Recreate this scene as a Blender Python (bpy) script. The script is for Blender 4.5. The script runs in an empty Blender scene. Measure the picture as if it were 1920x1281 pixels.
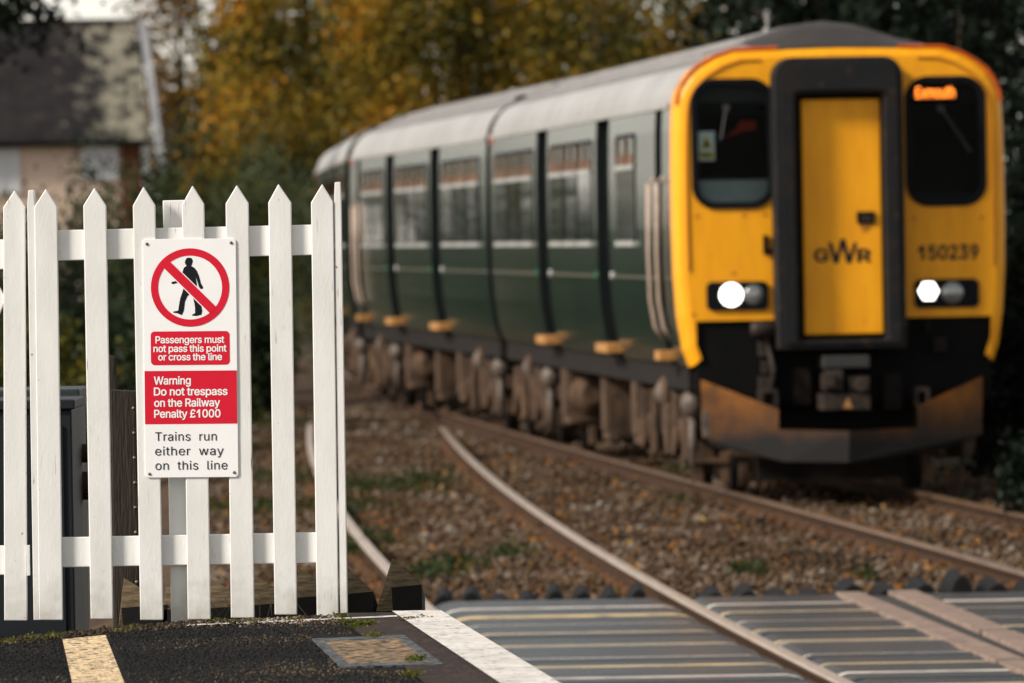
import bpy, bmesh, math, random, os
import numpy as np
from mathutils import Vector, Matrix
R = math.radians
SC = bpy.context.scene
COL = SC.collection

# ------------------------------------------------------------------ camera
F_PX, CX, CY = 14800.0, 960.0, 640.5          # telephoto, in pixels of the 1920 px wide photograph
CAM_H = 2.145                                 # height above the rail heads
PITCH, ROLL = math.atan(195.5 / F_PX), R(1.0)
FENCE_D = 25.8
_f = Vector((0, math.cos(PITCH), -math.sin(PITCH)))
_r0, _u0 = Vector((1, 0, 0)), Vector((0, math.sin(PITCH), math.cos(PITCH)))
_u = _u0 * math.cos(ROLL) + _r0 * math.sin(ROLL)
_r = _r0 * math.cos(ROLL) - _u0 * math.sin(ROLL)
CAM = Vector((0, 0, CAM_H))
cam_data = bpy.data.cameras.new('camera')
cam = bpy.data.objects.new('camera', cam_data)
COL.objects.link(cam)
SC.camera = cam
m = Matrix((( _r.x, _u.x, -_f.x, 0), (_r.y, _u.y, -_f.y, 0), (_r.z, _u.z, -_f.z, CAM_H), (0, 0, 0, 1)))
cam.matrix_world = m
cam_data.sensor_width = 36.0
cam_data.lens = F_PX / 1920 * 36
cam_data.clip_start, cam_data.clip_end = 1.0, 3000
cam_data.dof.use_dof = True
cam_data.dof.focus_distance = FENCE_D
cam_data.dof.aperture_fstop = cam_data.lens / 1000 / 0.036
cam_data.dof.aperture_blades = 0

# ------------------------------------------------------------------ world, sun, exposure
SUN_EL, SUN_AZ = R(34), R(245)                # azimuth clockwise from +Y: behind the camera on the left
w = bpy.data.worlds.new('World'); SC.world = w; w.use_nodes = True
nt = w.node_tree
sky = nt.nodes.new('ShaderNodeTexSky'); sky.sky_type = 'NISHITA'; sky.sun_disc = False
sky.sun_elevation, sky.sun_rotation = SUN_EL, SUN_AZ
sky.dust_density = 0.2; sky.air_density = 1.0
hs = nt.nodes.new('ShaderNodeHueSaturation'); hs.inputs['Saturation'].default_value = 0.22
mx = nt.nodes.new('ShaderNodeMix'); mx.data_type = 'RGBA'; mx.blend_type = 'MULTIPLY'
mx.inputs['Factor'].default_value = 1.0; mx.inputs['B'].default_value = (1.0, 0.955, 0.90, 1)
bg = nt.nodes['Background']; bg.inputs['Strength'].default_value = 0.07
nt.links.new(sky.outputs[0], hs.inputs['Color']); nt.links.new(hs.outputs[0], mx.inputs['A'])
nt.links.new(mx.outputs['Result'], bg.inputs['Color'])
sun_d = bpy.data.lights.new('sun', 'SUN'); sun_d.energy = 2.6; sun_d.angle = R(10); sun_d.color = (1, 0.92, 0.82)
sun = bpy.data.objects.new('sun', sun_d); COL.objects.link(sun)
sdir = Vector((math.sin(SUN_AZ) * math.cos(SUN_EL), math.cos(SUN_AZ) * math.cos(SUN_EL), math.sin(SUN_EL)))
sun.rotation_euler = sdir.to_track_quat('Z', 'Y').to_euler()
SC.view_settings.view_transform = 'Standard'; SC.view_settings.look = 'None'
SC.view_settings.gamma = 1.0; SC.view_settings.exposure = 1.15
SC.cycles.max_bounces = 6; SC.cycles.transparent_max_bounces = 12
SC.cycles.use_denoising = True

# ------------------------------------------------------------------ helpers
def ray(x, y): return (_f + _r * ((x - CX) / F_PX) + _u * ((CY - y) / F_PX))
def onz(x, y, z=0.0):
    d = ray(x, y); t = (z - CAM_H) / d.z; return CAM + d * t
def ond(x, y, Y):
    d = ray(x, y); return CAM + d * (Y / d.y)

class MB:
    def __init__(s): s.v, s.f, s.m = [], [], []
    def quad(s, pts, m=0):
        i = len(s.v); s.v += [tuple(p) for p in pts]; s.f.append(tuple(range(i, i + len(pts)))); s.m.append(m); return s
    def box(s, x0, x1, y0, y1, z0, z1, m=0):
        i = len(s.v)
        s.v += [(x0,y0,z0),(x1,y0,z0),(x1,y1,z0),(x0,y1,z0),(x0,y0,z1),(x1,y0,z1),(x1,y1,z1),(x0,y1,z1)]
        for q in ((0,3,2,1),(4,5,6,7),(0,1,5,4),(1,2,6,5),(2,3,7,6),(3,0,4,7)):
            s.f.append(tuple(i + k for k in q)); s.m.append(m)
        return s
    def prism(s, poly, a, b, axis='y', m=0):
        """poly: 2d points; extruded from a to b along axis. axis y: (x,z); x: (y,z); z: (x,y)"""
        n = len(poly); i = len(s.v)
        def P(p, t): return (p[0], t, p[1]) if axis == 'y' else ((t, p[0], p[1]) if axis == 'x' else (p[0], p[1], t))
        s.v += [P(p, a) for p in poly] + [P(p, b) for p in poly]
        s.f.append(tuple(i + k for k in range(n))); s.m.append(m)
        s.f.append(tuple(i + n + k for k in reversed(range(n)))); s.m.append(m)
        for k in range(n):
            k2 = (k + 1) % n; s.f.append((i + k, i + n + k, i + n + k2, i + k2)); s.m.append(m)
        return s
    def ring(s, outer, inner, a, b, axis='y', m=0):
        n = len(outer); i = len(s.v)
        def P(p, t): return (p[0], t, p[1]) if axis == 'y' else ((t, p[0], p[1]) if axis == 'x' else (p[0], p[1], t))
        for loop in (outer, inner):
            for t in (a, b): s.v += [P(p, t) for p in loop]
        oa, ob, ia, ib = i, i + n, i + 2 * n, i + 3 * n
        for k in range(n):
            q = (k + 1) % n
            for fc in ((oa+k, ia+k, ia+q, oa+q), (ob+k, ob+q, ib+q, ib+k), (oa+k, oa+q, ob+q, ob+k), (ia+k, ib+k, ib+q, ia+q)):
                s.f.append(fc); s.m.append(m)
        return s
    def tube(s, pts, rad, seg=8, m=0, cap=True):
        pts = [Vector(p) for p in pts]; n = len(pts); i0 = len(s.v)
        rads = rad if isinstance(rad, (list, tuple)) else [rad] * n
        for k in range(n):
            d = (pts[min(k+1, n-1)] - pts[max(k-1, 0)]).normalized()
            a = Vector((0, 0, 1)) if abs(d.z) < 0.9 else Vector((1, 0, 0))
            e1 = d.cross(a).normalized(); e2 = d.cross(e1)
            for j in range(seg):
                t = 2 * math.pi * j / seg
                s.v.append(tuple(pts[k] + (e1 * math.cos(t) + e2 * math.sin(t)) * rads[k]))
        for k in range(n - 1):
            for j in range(seg):
                j2 = (j + 1) % seg
                s.f.append((i0+k*seg+j, i0+k*seg+j2, i0+(k+1)*seg+j2, i0+(k+1)*seg+j)); s.m.append(m)
        if cap:
            s.f.append(tuple(i0 + j for j in reversed(range(seg)))); s.m.append(m)
            s.f.append(tuple(i0 + (n-1)*seg + j for j in range(seg))); s.m.append(m)
        return s
    def ball(s, c, r, su=10, sv=7, m=0):
        rx, ry, rz = r if isinstance(r, tuple) else (r, r, r); i = len(s.v)
        for a in range(sv + 1):
            th = math.pi * a / sv
            for b in range(su):
                ph = 2 * math.pi * b / su
                s.v.append((c[0]+rx*math.sin(th)*math.cos(ph), c[1]+ry*math.sin(th)*math.sin(ph), c[2]+rz*math.cos(th)))
        for a in range(sv):
            for b in range(su):
                b2 = (b + 1) % su
                s.f.append((i+a*su+b, i+(a+1)*su+b, i+(a+1)*su+b2, i+a*su+b2)); s.m.append(m)
        return s
    def build(s, name, mats, parent=None, bevel=0, smooth=False, fix=True):
        me = bpy.data.meshes.new(name); me.from_pydata(s.v, [], s.f)
        mats = mats if isinstance(mats, (list, tuple)) else [mats]
        for mt in mats: me.materials.append(mt)
        if len(mats) > 1: me.polygons.foreach_set('material_index', s.m)
        if fix:
            bm = bmesh.new(); bm.from_mesh(me)
            bmesh.ops.recalc_face_normals(bm, faces=bm.faces); bm.to_mesh(me); bm.free()
        return link(name, me, parent, bevel, smooth)

def link(name, me, parent=None, bevel=0, smooth=False):
    o = bpy.data.objects.new(name, me); COL.objects.link(o)
    if parent is not None: o.parent = parent
    if smooth: me.polygons.foreach_set('use_smooth', [True] * len(me.polygons))
    if bevel:
        b = o.modifiers.new('bevel', 'BEVEL'); b.width = bevel; b.segments = 2; b.limit_method = 'ANGLE'; b.angle_limit = R(35)
    return o
def empty(name, loc=(0,0,0), rz=0):
    o = bpy.data.objects.new(name, None); COL.objects.link(o); o.location = loc; o.rotation_euler = (0,0,rz); o.empty_display_size = 0.2
    return o
def tag(o, label=None, cat=None, group=None, kind=None):
    if label: o['label'] = label
    if cat: o['category'] = cat
    if group: o['group'] = group
    if kind: o['kind'] = kind
    return o
def rrect(x0, x1, z0, z1, r, seg=6, rb=None):
    rb = r if rb is None else rb; pts = []
    for (cx, cz, a0, rr) in ((x1-r, z1-r, 0, r), (x0+r, z1-r, 90, r), (x0+rb, z0+rb, 180, rb), (x1-rb, z0+rb, 270, rb)):
        for k in range(seg + 1):
            a = R(a0 + 90 * k / seg); pts.append((cx + rr * math.cos(a), cz + rr * math.sin(a)))
    return pts
def circ(cx, cz, r, n=24, ph=0): return [(cx + r*math.cos(2*math.pi*k/n+ph), cz + r*math.sin(2*math.pi*k/n+ph)) for k in range(n)]

# ------------------------------------------------------------------ materials
def mat(name, c1, c2=None, rough=0.6, metal=0.0, scale=8.0, stretch=(1,1,1), lo=0.35, hi=0.65, bump=0.0, bscale=None, coat=0.0, detail=6, spec=0.2, c3=None, s3=40.0, t3=0.6):
    mt = bpy.data.materials.new(name); mt.use_nodes = True; n = mt.node_tree; L = n.links
    p = n.nodes['Principled BSDF']; p.inputs['Roughness'].default_value = rough; p.inputs['Metallic'].default_value = metal
    p.inputs['Coat Weight'].default_value = coat; p.inputs['Coat Roughness'].default_value = 0.08
    p.inputs['Specular IOR Level'].default_value = spec
    p.inputs['Base Color'].default_value = (*c1, 1)
    tc = n.nodes.new('ShaderNodeTexCoord'); mp = n.nodes.new('ShaderNodeMapping'); mp.inputs['Scale'].default_value = stretch
    L.new(tc.outputs['Object'], mp.inputs['Vector'])
    if c2 is not None:
        nz = n.nodes.new('ShaderNodeTexNoise'); nz.inputs['Scale'].default_value = scale; nz.inputs['Detail'].default_value = detail
        nz.inputs['Roughness'].default_value = 0.62
        L.new(mp.outputs[0], nz.inputs['Vector'])
        mr = n.nodes.new('ShaderNodeMapRange'); mr.inputs['From Min'].default_value = lo; mr.inputs['From Max'].default_value = hi
        L.new(nz.outputs['Fac'], mr.inputs['Value'])
        mix = n.nodes.new('ShaderNodeMix'); mix.data_type = 'RGBA'; mix.inputs['A'].default_value = (*c1, 1); mix.inputs['B'].default_value = (*c2, 1)
        L.new(mr.outputs[0], mix.inputs['Factor']); out = mix.outputs['Result']
        if c3 is not None:
            n3 = n.nodes.new('ShaderNodeTexNoise'); n3.inputs['Scale'].default_value = s3; n3.inputs['Detail'].default_value = 3
            L.new(mp.outputs[0], n3.inputs['Vector'])
            m3 = n.nodes.new('ShaderNodeMapRange'); m3.inputs['From Min'].default_value = t3; m3.inputs['From Max'].default_value = t3 + 0.06
            L.new(n3.outputs['Fac'], m3.inputs['Value'])
            x3 = n.nodes.new('ShaderNodeMix'); x3.data_type = 'RGBA'; x3.inputs['B'].default_value = (*c3, 1)
            L.new(out, x3.inputs['A']); L.new(m3.outputs[0], x3.inputs['Factor']); out = x3.outputs['Result']
        L.new(out, p.inputs['Base Color'])
    if bump:
        bz = n.nodes.new('ShaderNodeTexNoise'); bz.inputs['Scale'].default_value = bscale or scale; bz.inputs['Detail'].default_value = 8
        L.new(mp.outputs[0], bz.inputs['Vector'])
        b = n.nodes.new('ShaderNodeBump'); b.inputs['Strength'].default_value = bump; b.inputs['Distance'].default_value = 0.02
        L.new(bz.outputs['Fac'], b.inputs['Height']); L.new(b.outputs[0], p.inputs['Normal'])
    return mt
def emis(name, c, s):
    mt = mat(name, c); p = mt.node_tree.nodes['Principled BSDF']
    p.inputs['Emission Color'].default_value = (*c, 1); p.inputs['Emission Strength'].default_value = s; return mt
def leafmat(name, cols, nscale=0.5, trans=0.3, rough=0.5):
    """cols: ramp of leaf colours; each leaf takes its own, shifted by a slow drift through the crown"""
    mt = bpy.data.materials.new(name); mt.use_nodes = True; n = mt.node_tree; L = n.links
    p = n.nodes['Principled BSDF']; p.inputs['Roughness'].default_value = rough; p.inputs['Specular IOR Level'].default_value = 0.10
    g = n.nodes.new('ShaderNodeNewGeometry'); nz = n.nodes.new('ShaderNodeTexNoise'); nz.inputs['Scale'].default_value = nscale; nz.inputs['Detail'].default_value = 3
    tc = n.nodes.new('ShaderNodeTexCoord'); L.new(tc.outputs['Object'], nz.inputs['Vector'])
    mr = n.nodes.new('ShaderNodeMapRange'); mr.inputs['From Min'].default_value = 0.34; mr.inputs['From Max'].default_value = 0.66
    L.new(nz.outputs['Fac'], mr.inputs['Value'])
    mm = n.nodes.new('ShaderNodeMix'); mm.data_type = 'FLOAT'; mm.inputs['Factor'].default_value = 0.32
    L.new(mr.outputs[0], mm.inputs['A']); L.new(g.outputs['Random Per Island'], mm.inputs['B'])
    cr = n.nodes.new('ShaderNodeValToRGB'); e = cr.color_ramp.elements
    while len(e) < len(cols): e.new(0.5)
    for k, c in enumerate(cols): e[k].position = 0.1 + 0.8 * k / (len(cols) - 1); e[k].color = (*c, 1)
    L.new(mm.outputs['Result'], cr.inputs['Fac']); L.new(cr.outputs[0], p.inputs['Base Color'])
    tr = n.nodes.new('ShaderNodeBsdfTranslucent'); L.new(cr.outputs[0], tr.inputs['Color'])
    ms = n.nodes.new('ShaderNodeMixShader'); ms.inputs['Fac'].default_value = trans
    L.new(p.outputs[0], ms.inputs[1]); L.new(tr.outputs[0], ms.inputs[2]); L.new(ms.outputs[0], n.nodes['Material Output'].inputs['Surface'])
    return mt
def stonemat(name, cols, rough=0.85):
    mt = bpy.data.materials.new(name); mt.use_nodes = True; n = mt.node_tree; L = n.links
    p = n.nodes['Principled BSDF']; p.inputs['Roughness'].default_value = rough; p.inputs['Specular IOR Level'].default_value = 0.12
    g = n.nodes.new('ShaderNodeNewGeometry'); cr = n.nodes.new('ShaderNodeValToRGB'); e = cr.color_ramp.elements
    tc = n.nodes.new('ShaderNodeTexCoord'); nz = n.nodes.new('ShaderNodeTexNoise'); nz.inputs['Scale'].default_value = 0.8; nz.inputs['Detail'].default_value = 5
    L.new(tc.outputs['Object'], nz.inputs['Vector'])
    mr = n.nodes.new('ShaderNodeMapRange'); mr.inputs['From Min'].default_value = 0.3; mr.inputs['From Max'].default_value = 0.7; L.new(nz.outputs['Fac'], mr.inputs['Value'])
    mm = n.nodes.new('ShaderNodeMix'); mm.data_type = 'FLOAT'; mm.inputs['Factor'].default_value = 0.45
    L.new(mr.outputs[0], mm.inputs['A']); L.new(g.outputs['Random Per Island'], mm.inputs['B'])
    while len(e) < len(cols): e.new(0.5)
    for k, c in enumerate(cols): e[k].position = 0.08 + 0.84 * k / (len(cols) - 1); e[k].color = (*c, 1)
    L.new(mm.outputs['Result'], cr.inputs['Fac']); L.new(cr.outputs[0], p.inputs['Base Color'])
    return mt
def glassmat(name, tint=(0.75, 0.8, 0.8), ior=1.10):
    mt = bpy.data.materials.new(name); mt.use_nodes = True; n = mt.node_tree; L = n.links; n.nodes.remove(n.nodes['Principled BSDF'])
    t = n.nodes.new('ShaderNodeBsdfTransparent'); t.inputs['Color'].default_value = (*tint, 1)
    g = n.nodes.new('ShaderNodeBsdfGlossy'); g.inputs['Roughness'].default_value = 0.03
    fr = n.nodes.new('ShaderNodeFresnel'); fr.inputs['IOR'].default_value = ior
    ms = n.nodes.new('ShaderNodeMixShader'); L.new(fr.outputs[0], ms.inputs[0]); L.new(t.outputs[0], ms.inputs[1]); L.new(g.outputs[0], ms.inputs[2])
    L.new(ms.outputs[0], n.nodes['Material Output'].inputs['Surface']); return mt

def paintwood(name):
    """white gloss paint on timber: slight greying, hairline vertical cracks, grime spots"""
    mt = mat(name, (0.77, 0.765, 0.745), (0.66, 0.65, 0.62), rough=0.42, scale=5, stretch=(2.2, 2.2, 0.7), lo=0.35, hi=0.75, bump=0.05, bscale=60)
    n = mt.node_tree; L = n.links; p = n.nodes['Principled BSDF']
    src = p.inputs['Base Color'].links[0].from_socket
    tc = n.nodes.new('ShaderNodeTexCoord'); mp = n.nodes.new('ShaderNodeMapping'); mp.inputs['Scale'].default_value = (150, 20, 9)
    L.new(tc.outputs['Object'], mp.inputs['Vector'])
    nz = n.nodes.new('ShaderNodeTexNoise'); nz.inputs['Scale'].default_value = 1.0; nz.inputs['Detail'].default_value = 2; L.new(mp.outputs[0], nz.inputs['Vector'])
    a = n.nodes.new('ShaderNodeMapRange'); a.inputs['From Min'].default_value = 0.66; a.inputs['From Max'].default_value = 0.73; L.new(nz.outputs['Fac'], a.inputs['Value'])
    nz2 = n.nodes.new('ShaderNodeTexNoise'); nz2.inputs['Scale'].default_value = 2.6; L.new(tc.outputs['Object'], nz2.inputs['Vector'])
    b = n.nodes.new('ShaderNodeMapRange'); b.inputs['From Min'].default_value = 0.50; b.inputs['From Max'].default_value = 0.60; L.new(nz2.outputs['Fac'], b.inputs['Value'])
    mu = n.nodes.new('ShaderNodeMath'); mu.operation = 'MULTIPLY'; L.new(a.outputs[0], mu.inputs[0]); L.new(b.outputs[0], mu.inputs[1])
    mx = n.nodes.new('ShaderNodeMix'); mx.data_type = 'RGBA'; mx.inputs['B'].default_value = (0.22, 0.19, 0.16, 1)
    L.new(src, mx.inputs['A']); L.new(mu.outputs[0], mx.inputs['Factor'])
    nz3 = n.nodes.new('ShaderNodeTexNoise'); nz3.inputs['Scale'].default_value = 45; nz3.inputs['Detail'].default_value = 3; L.new(tc.outputs['Object'], nz3.inputs['Vector'])
    c = n.nodes.new('ShaderNodeMapRange'); c.inputs['From Min'].default_value = 0.71; c.inputs['From Max'].default_value = 0.78; L.new(nz3.outputs['Fac'], c.inputs['Value'])
    mx2 = n.nodes.new('ShaderNodeMix'); mx2.data_type = 'RGBA'; mx2.inputs['B'].default_value = (0.34, 0.25, 0.16, 1)
    L.new(mx.outputs['Result'], mx2.inputs['A']); L.new(c.outputs[0], mx2.inputs['Factor']); sp = n.nodes.new('ShaderNodeSeparateXYZ'); L.new(tc.outputs['Object'], sp.inputs[0])
    ns = n.nodes.new('ShaderNodeTexNoise'); ns.inputs['Scale'].default_value = 22; ns.inputs['Detail'].default_value = 5; L.new(tc.outputs['Object'], ns.inputs['Vector'])
    ma = n.nodes.new('ShaderNodeMath'); ma.operation = 'MULTIPLY_ADD'; ma.inputs[1].default_value = -0.34; L.new(ns.outputs['Fac'], ma.inputs[0]); L.new(sp.outputs['Z'], ma.inputs[2])
    dr = n.nodes.new('ShaderNodeMapRange'); dr.inputs['From Min'].default_value = -0.21; dr.inputs['From Max'].default_value = -0.02; dr.inputs['To Min'].default_value = 0.45; dr.inputs['To Max'].default_value = 0.0
    L.new(ma.outputs[0], dr.inputs['Value'])
    mx4 = n.nodes.new('ShaderNodeMix'); mx4.data_type = 'RGBA'; mx4.inputs['B'].default_value = (0.30, 0.27, 0.20, 1)
    L.new(mx2.outputs['Result'], mx4.inputs['A']); L.new(dr.outputs[0], mx4.inputs['Factor']); L.new(mx4.outputs['Result'], p.inputs['Base Color'])
    return mt

M = {}
M['whitewood'] = paintwood('white_painted_timber')
M['signwhite'] = mat('sign_white', (0.88, 0.88, 0.88), (0.84, 0.84, 0.84), rough=0.3, scale=6)
M['signred'] = mat('sign_red', (0.66, 0.012, 0.035), (0.60, 0.011, 0.032), rough=0.35, scale=9)
M['signblack'] = mat('sign_black', (0.008, 0.009, 0.012), rough=0.35)
M['rust'] = mat('rust', (0.06, 0.030, 0.015), (0.028, 0.015, 0.009), rough=0.9, scale=18, bump=0.3)
M['screw'] = mat('screw_steel', (0.30, 0.24, 0.18), (0.10, 0.06, 0.035), rough=0.5, metal=0.6, scale=120)
M['steel'] = mat('polished_rail_head', (0.92, 0.72, 0.54), (0.74, 0.54, 0.39), rough=0.34, metal=1.0, scale=3, stretch=(6, .4, 6))
M['brownsteel'] = mat('dull_rail_head', (0.30, 0.19, 0.12), (0.20, 0.12, 0.07), rough=0.40, metal=0.75, scale=3, stretch=(6, .4, 6))
M['oldwood'] = mat('weathered_timber', (0.04, 0.031, 0.024), (0.022, 0.018, 0.014), rough=0.85, scale=6, stretch=(9, 9, 1), bump=0.4, bscale=14)
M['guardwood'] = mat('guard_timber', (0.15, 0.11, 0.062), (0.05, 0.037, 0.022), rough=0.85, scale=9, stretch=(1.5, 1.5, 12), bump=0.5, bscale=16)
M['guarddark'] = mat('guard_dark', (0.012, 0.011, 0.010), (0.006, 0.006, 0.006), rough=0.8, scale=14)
M['sleeper'] = mat('sleeper', (0.16, 0.085, 0.045), (0.08, 0.045, 0.026), rough=0.9, scale=5, stretch=(1, 8, 1), bump=0.4)
M['asphalt'] = mat('asphalt', (0.006, 0.0063, 0.0066), (0.014, 0.014, 0.014), rough=0.8, scale=60, lo=0.4, hi=0.75, bump=1.0, bscale=85, c3=(0.19, 0.15, 0.10), s3=70, t3=0.74, spec=0.1)
M['cabinet'] = mat('cabinet_paint', (0.014, 0.018, 0.022), (0.010, 0.013, 0.016), rough=0.5, scale=3)
M['cabinet2'] = mat('cabinet_paint_pale', (0.034, 0.041, 0.046), (0.024, 0.029, 0.033), rough=0.5, scale=3)
M['concrete'] = mat('concrete', (0.26, 0.23, 0.20), (0.17, 0.15, 0.13), rough=0.9, scale=20, bump=0.3)
M['tan'] = mat('tan_edge_beam', (0.28, 0.205, 0.165), (0.17, 0.12, 0.095), rough=0.85, scale=6, bump=0.4, c3=(0.09, 0.07, 0.06), s3=14, t3=0.62)
M['brick'] = mat('coping_brick', (0.058, 0.033, 0.025), (0.018, 0.014, 0.013), rough=0.85, scale=9, bump=0.9, bscale=50, c3=(0.015, 0.014, 0.013), s3=38, t3=0.54)
M['whiteline'] = mat('white_line_paint', (0.70, 0.67, 0.63), (0.50, 0.47, 0.43), rough=0.6, scale=10, bump=0.3, c3=(0.12, 0.10, 0.085), s3=34, t3=0.60)
M['yellowline'] = mat('worn_yellow_paint', (0.74, 0.52, 0.27), (0.80, 0.64, 0.42), rough=0.65, scale=14, bump=0.7, bscale=80, c3=(0.03, 0.027, 0.024), s3=48, t3=0.52)
M['coverframe'] = mat('cover_frame', (0.12, 0.135, 0.15), (0.07, 0.075, 0.08), rough=0.7, scale=25, bump=0.4, c3=(0.02, 0.02, 0.02), s3=40, t3=0.49)
M['covertan'] = mat('cover_infill', (0.34, 0.235, 0.13), (0.20, 0.125, 0.065), rough=0.8, scale=10, bump=0.6, c3=(0.035, 0.03, 0.027), s3=30, t3=0.48)
M['rubber'] = mat('rubber_panel', (0.008, 0.0105, 0.013), (0.0045, 0.006, 0.0075), rough=0.26, spec=.08, scale=8, stretch=(.6, 3, 1), bump=0.22, bscale=40)
M['panelwhite'] = mat('panel_edge_white', (0.72, 0.65, 0.57), (0.40, 0.34, 0.28), rough=0.35, scale=5, stretch=(.7, 6, 1), c3=(0.05, 0.045, 0.04), s3=7, t3=0.57)
M['panelyellow'] = mat('panel_edge_yellow', (0.70, 0.52, 0.22), (0.42, 0.30, 0.15), rough=0.35, scale=5, stretch=(.7, 6, 1), c3=(0.05, 0.045, 0.04), s3=7, t3=0.57)
M['blackrubber'] = mat('black_rubber', (0.005, 0.005, 0.0055), (0.0035, 0.0035, 0.004), rough=0.8, scale=20, spec=.2)
M['ground'] = mat('earth', (0.085, 0.055, 0.033), (0.04, 0.034, 0.018), rough=0.95, scale=0.7, bump=0.6, bscale=8)
M['ballastbed'] = mat('ballast_bed', (0.085, 0.050, 0.027), (0.03, 0.019, 0.012), rough=0.95, scale=2.0, bump=1.0, bscale=22)
M['stones'] = stonemat('ballast_stone', [(0.014, 0.010, 0.007), (0.042, 0.026, 0.015), (0.088, 0.054, 0.030), (0.125, 0.092, 0.066), (0.23, 0.205, 0.175)])
M['debris'] = stonemat('debris', [(0.010, 0.009, 0.007), (0.018, 0.014, 0.009), (0.035, 0.025, 0.016), (0.08, 0.055, 0.035), (0.35, 0.31, 0.27)])
M['chips'] = stonemat('asphalt_chip', [(0.004, 0.004, 0.0045), (0.007, 0.007, 0.0075), (0.012, 0.012, 0.0125), (0.02, 0.019, 0.018), (0.14, 0.10, 0.05)], rough=.8)
M['moss'] = leafmat('moss', [(0.03, 0.04, 0.008), (0.09, 0.10, 0.015), (0.16, 0.15, 0.03)], 20)
M['twig'] = mat('twig', (0.20, 0.15, 0.10), (0.10, 0.07, 0.05), rough=0.8, scale=30)
# train
M['yellow'] = mat('train_yellow', (0.86, 0.37, 0.008), (0.74, 0.29, 0.008), rough=0.42, scale=2.2, stretch=(3, 3, .7), lo=0.4, hi=0.75, spec=0.25, c3=(0.50, 0.20, 0.012), s3=4.5, t3=0.70)
M['green'] = mat('train_green', (0.008, 0.023, 0.017), (0.013, 0.030, 0.023), rough=0.13, spec=0.5, scale=1.2, stretch=(1, 1, .5), bump=0.03, bscale=2.5, c3=(0.045, 0.05, 0.04), s3=3.5, t3=0.64)
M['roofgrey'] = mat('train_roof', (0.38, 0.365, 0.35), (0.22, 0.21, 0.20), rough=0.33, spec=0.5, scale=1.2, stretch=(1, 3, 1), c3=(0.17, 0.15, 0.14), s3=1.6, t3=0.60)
M['rooftop'] = mat('roof_top_sheen_fade', (0.20, 0.18, 0.17), (0.12, 0.108, 0.10), rough=0.45, spec=0.4, scale=2, stretch=(4, .3, 1))  # darker roof top paints in the fade of the gutter-side sky reflection
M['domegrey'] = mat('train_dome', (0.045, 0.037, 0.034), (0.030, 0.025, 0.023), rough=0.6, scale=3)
M['orange'] = mat('cantrail_orange', (0.62, 0.10, 0.012), (0.40, 0.075, 0.02), rough=0.5, scale=8)
M['black'] = mat('train_black', (0.004, 0.0045, 0.005), (0.007, 0.0062, 0.0058), rough=0.7, scale=4, spec=.06)
M['gangway'] = mat('gangway_rubber', (0.009, 0.0105, 0.0125), (0.016, 0.014, 0.013), rough=0.6, scale=5, c3=(0.035, 0.024, 0.018), s3=9, t3=0.63, spec=.15)
M['rubberseal'] = mat('window_seal', (0.004, 0.005, 0.007), rough=0.5, spec=.1)
M['door'] = mat('door_dark', (0.005, 0.008, 0.008), (0.008, 0.011, 0.011), rough=0.35, scale=2)
M['alu'] = mat('window_aluminium', (0.55, 0.55, 0.52), (0.40, 0.40, 0.38), rough=0.35, metal=0.5, scale=5)
M['sidepane'] = mat('side_pane', (0.020, 0.026, 0.024), rough=0.05, spec=0.9)
M['hopperpane'] = mat('hopper_pane', (0.15, 0.075, 0.035), (0.07, 0.036, 0.018), rough=0.35, scale=2, spec=0.03)
M['glass'] = glassmat('cab_glass')
M['cabin'] = mat('cab_interior', (0.010, 0.011, 0.012), (0.006, 0.0065, 0.007), rough=0.7, scale=3)
M['desk'] = mat('cab_desk', (0.50, 0.52, 0.51), (0.36, 0.38, 0.37), rough=0.6, scale=4)
M['seatred'] = mat('cab_seat', (0.20, 0.012, 0.008), rough=0.8)
M['redtrim'] = mat('red_trim', (0.55, 0.04, 0.015), rough=0.6)
M['paper'] = mat('paper', (0.88, 0.88, 0.85), rough=0.7)
M['signyellow'] = mat('notice_yellow', (0.70, 0.52, 0.05), rough=0.6)
M['grime'] = mat('underframe_grime', (0.11, 0.066, 0.039), (0.025, 0.016, 0.011), rough=0.85, scale=5, stretch=(1, 1, .6), bump=0.2, c3=(0.05, 0.03, 0.02), s3=7, t3=0.57)
M['grime2'] = mat('underframe_dark', (0.014, 0.010, 0.008), (0.006, 0.005, 0.004), rough=0.85, scale=6)
M['airbag'] = mat('airbag', (0.14, 0.112, 0.09), (0.06, 0.047, 0.038), rough=0.45, scale=6)
M['steelgrey'] = mat('coupler_steel', (0.045, 0.046, 0.047), (0.05, 0.048, 0.045), rough=0.5, metal=0.4, scale=9)
M['couplerbrown'] = mat('coupler_brown', (0.045, 0.032, 0.024), (0.014, 0.011, 0.009), rough=0.6, scale=9)
M['stepyellow'] = mat('step_yellow', (0.46, 0.22, 0.06), (0.28, 0.14, 0.05), rough=0.6, scale=9)
M['grabrail'] = mat('grab_rail', (0.42, 0.33, 0.27), (0.30, 0.22, 0.17), rough=0.4, scale=6)
M['stripe'] = mat('side_stripe', (0.10, 0.085, 0.055), (0.05, 0.048, 0.036), rough=0.4, scale=3)
M['lampglass'] = mat('lamp_glass', (0.20, 0.21, 0.21), (0.35, 0.36, 0.36), rough=0.15, scale=8, metal=0.6)
M['worn'] = mat('worn_yellow', (.40, .16, .02), rough=.6)
M['headlight'] = emis('headlight_lit', (1.0, 0.95, 0.86), 2.2)
M['led'] = emis('led_amber', (1.0, 0.24, 0.025), 2.4)
M['buttongreen'] = emis('button_green', (0.03, 0.16, 0.08), 0.0)
M['buttonwhite'] = mat('button_white', (0.6, 0.6, 0.58), rough=0.4)
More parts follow.
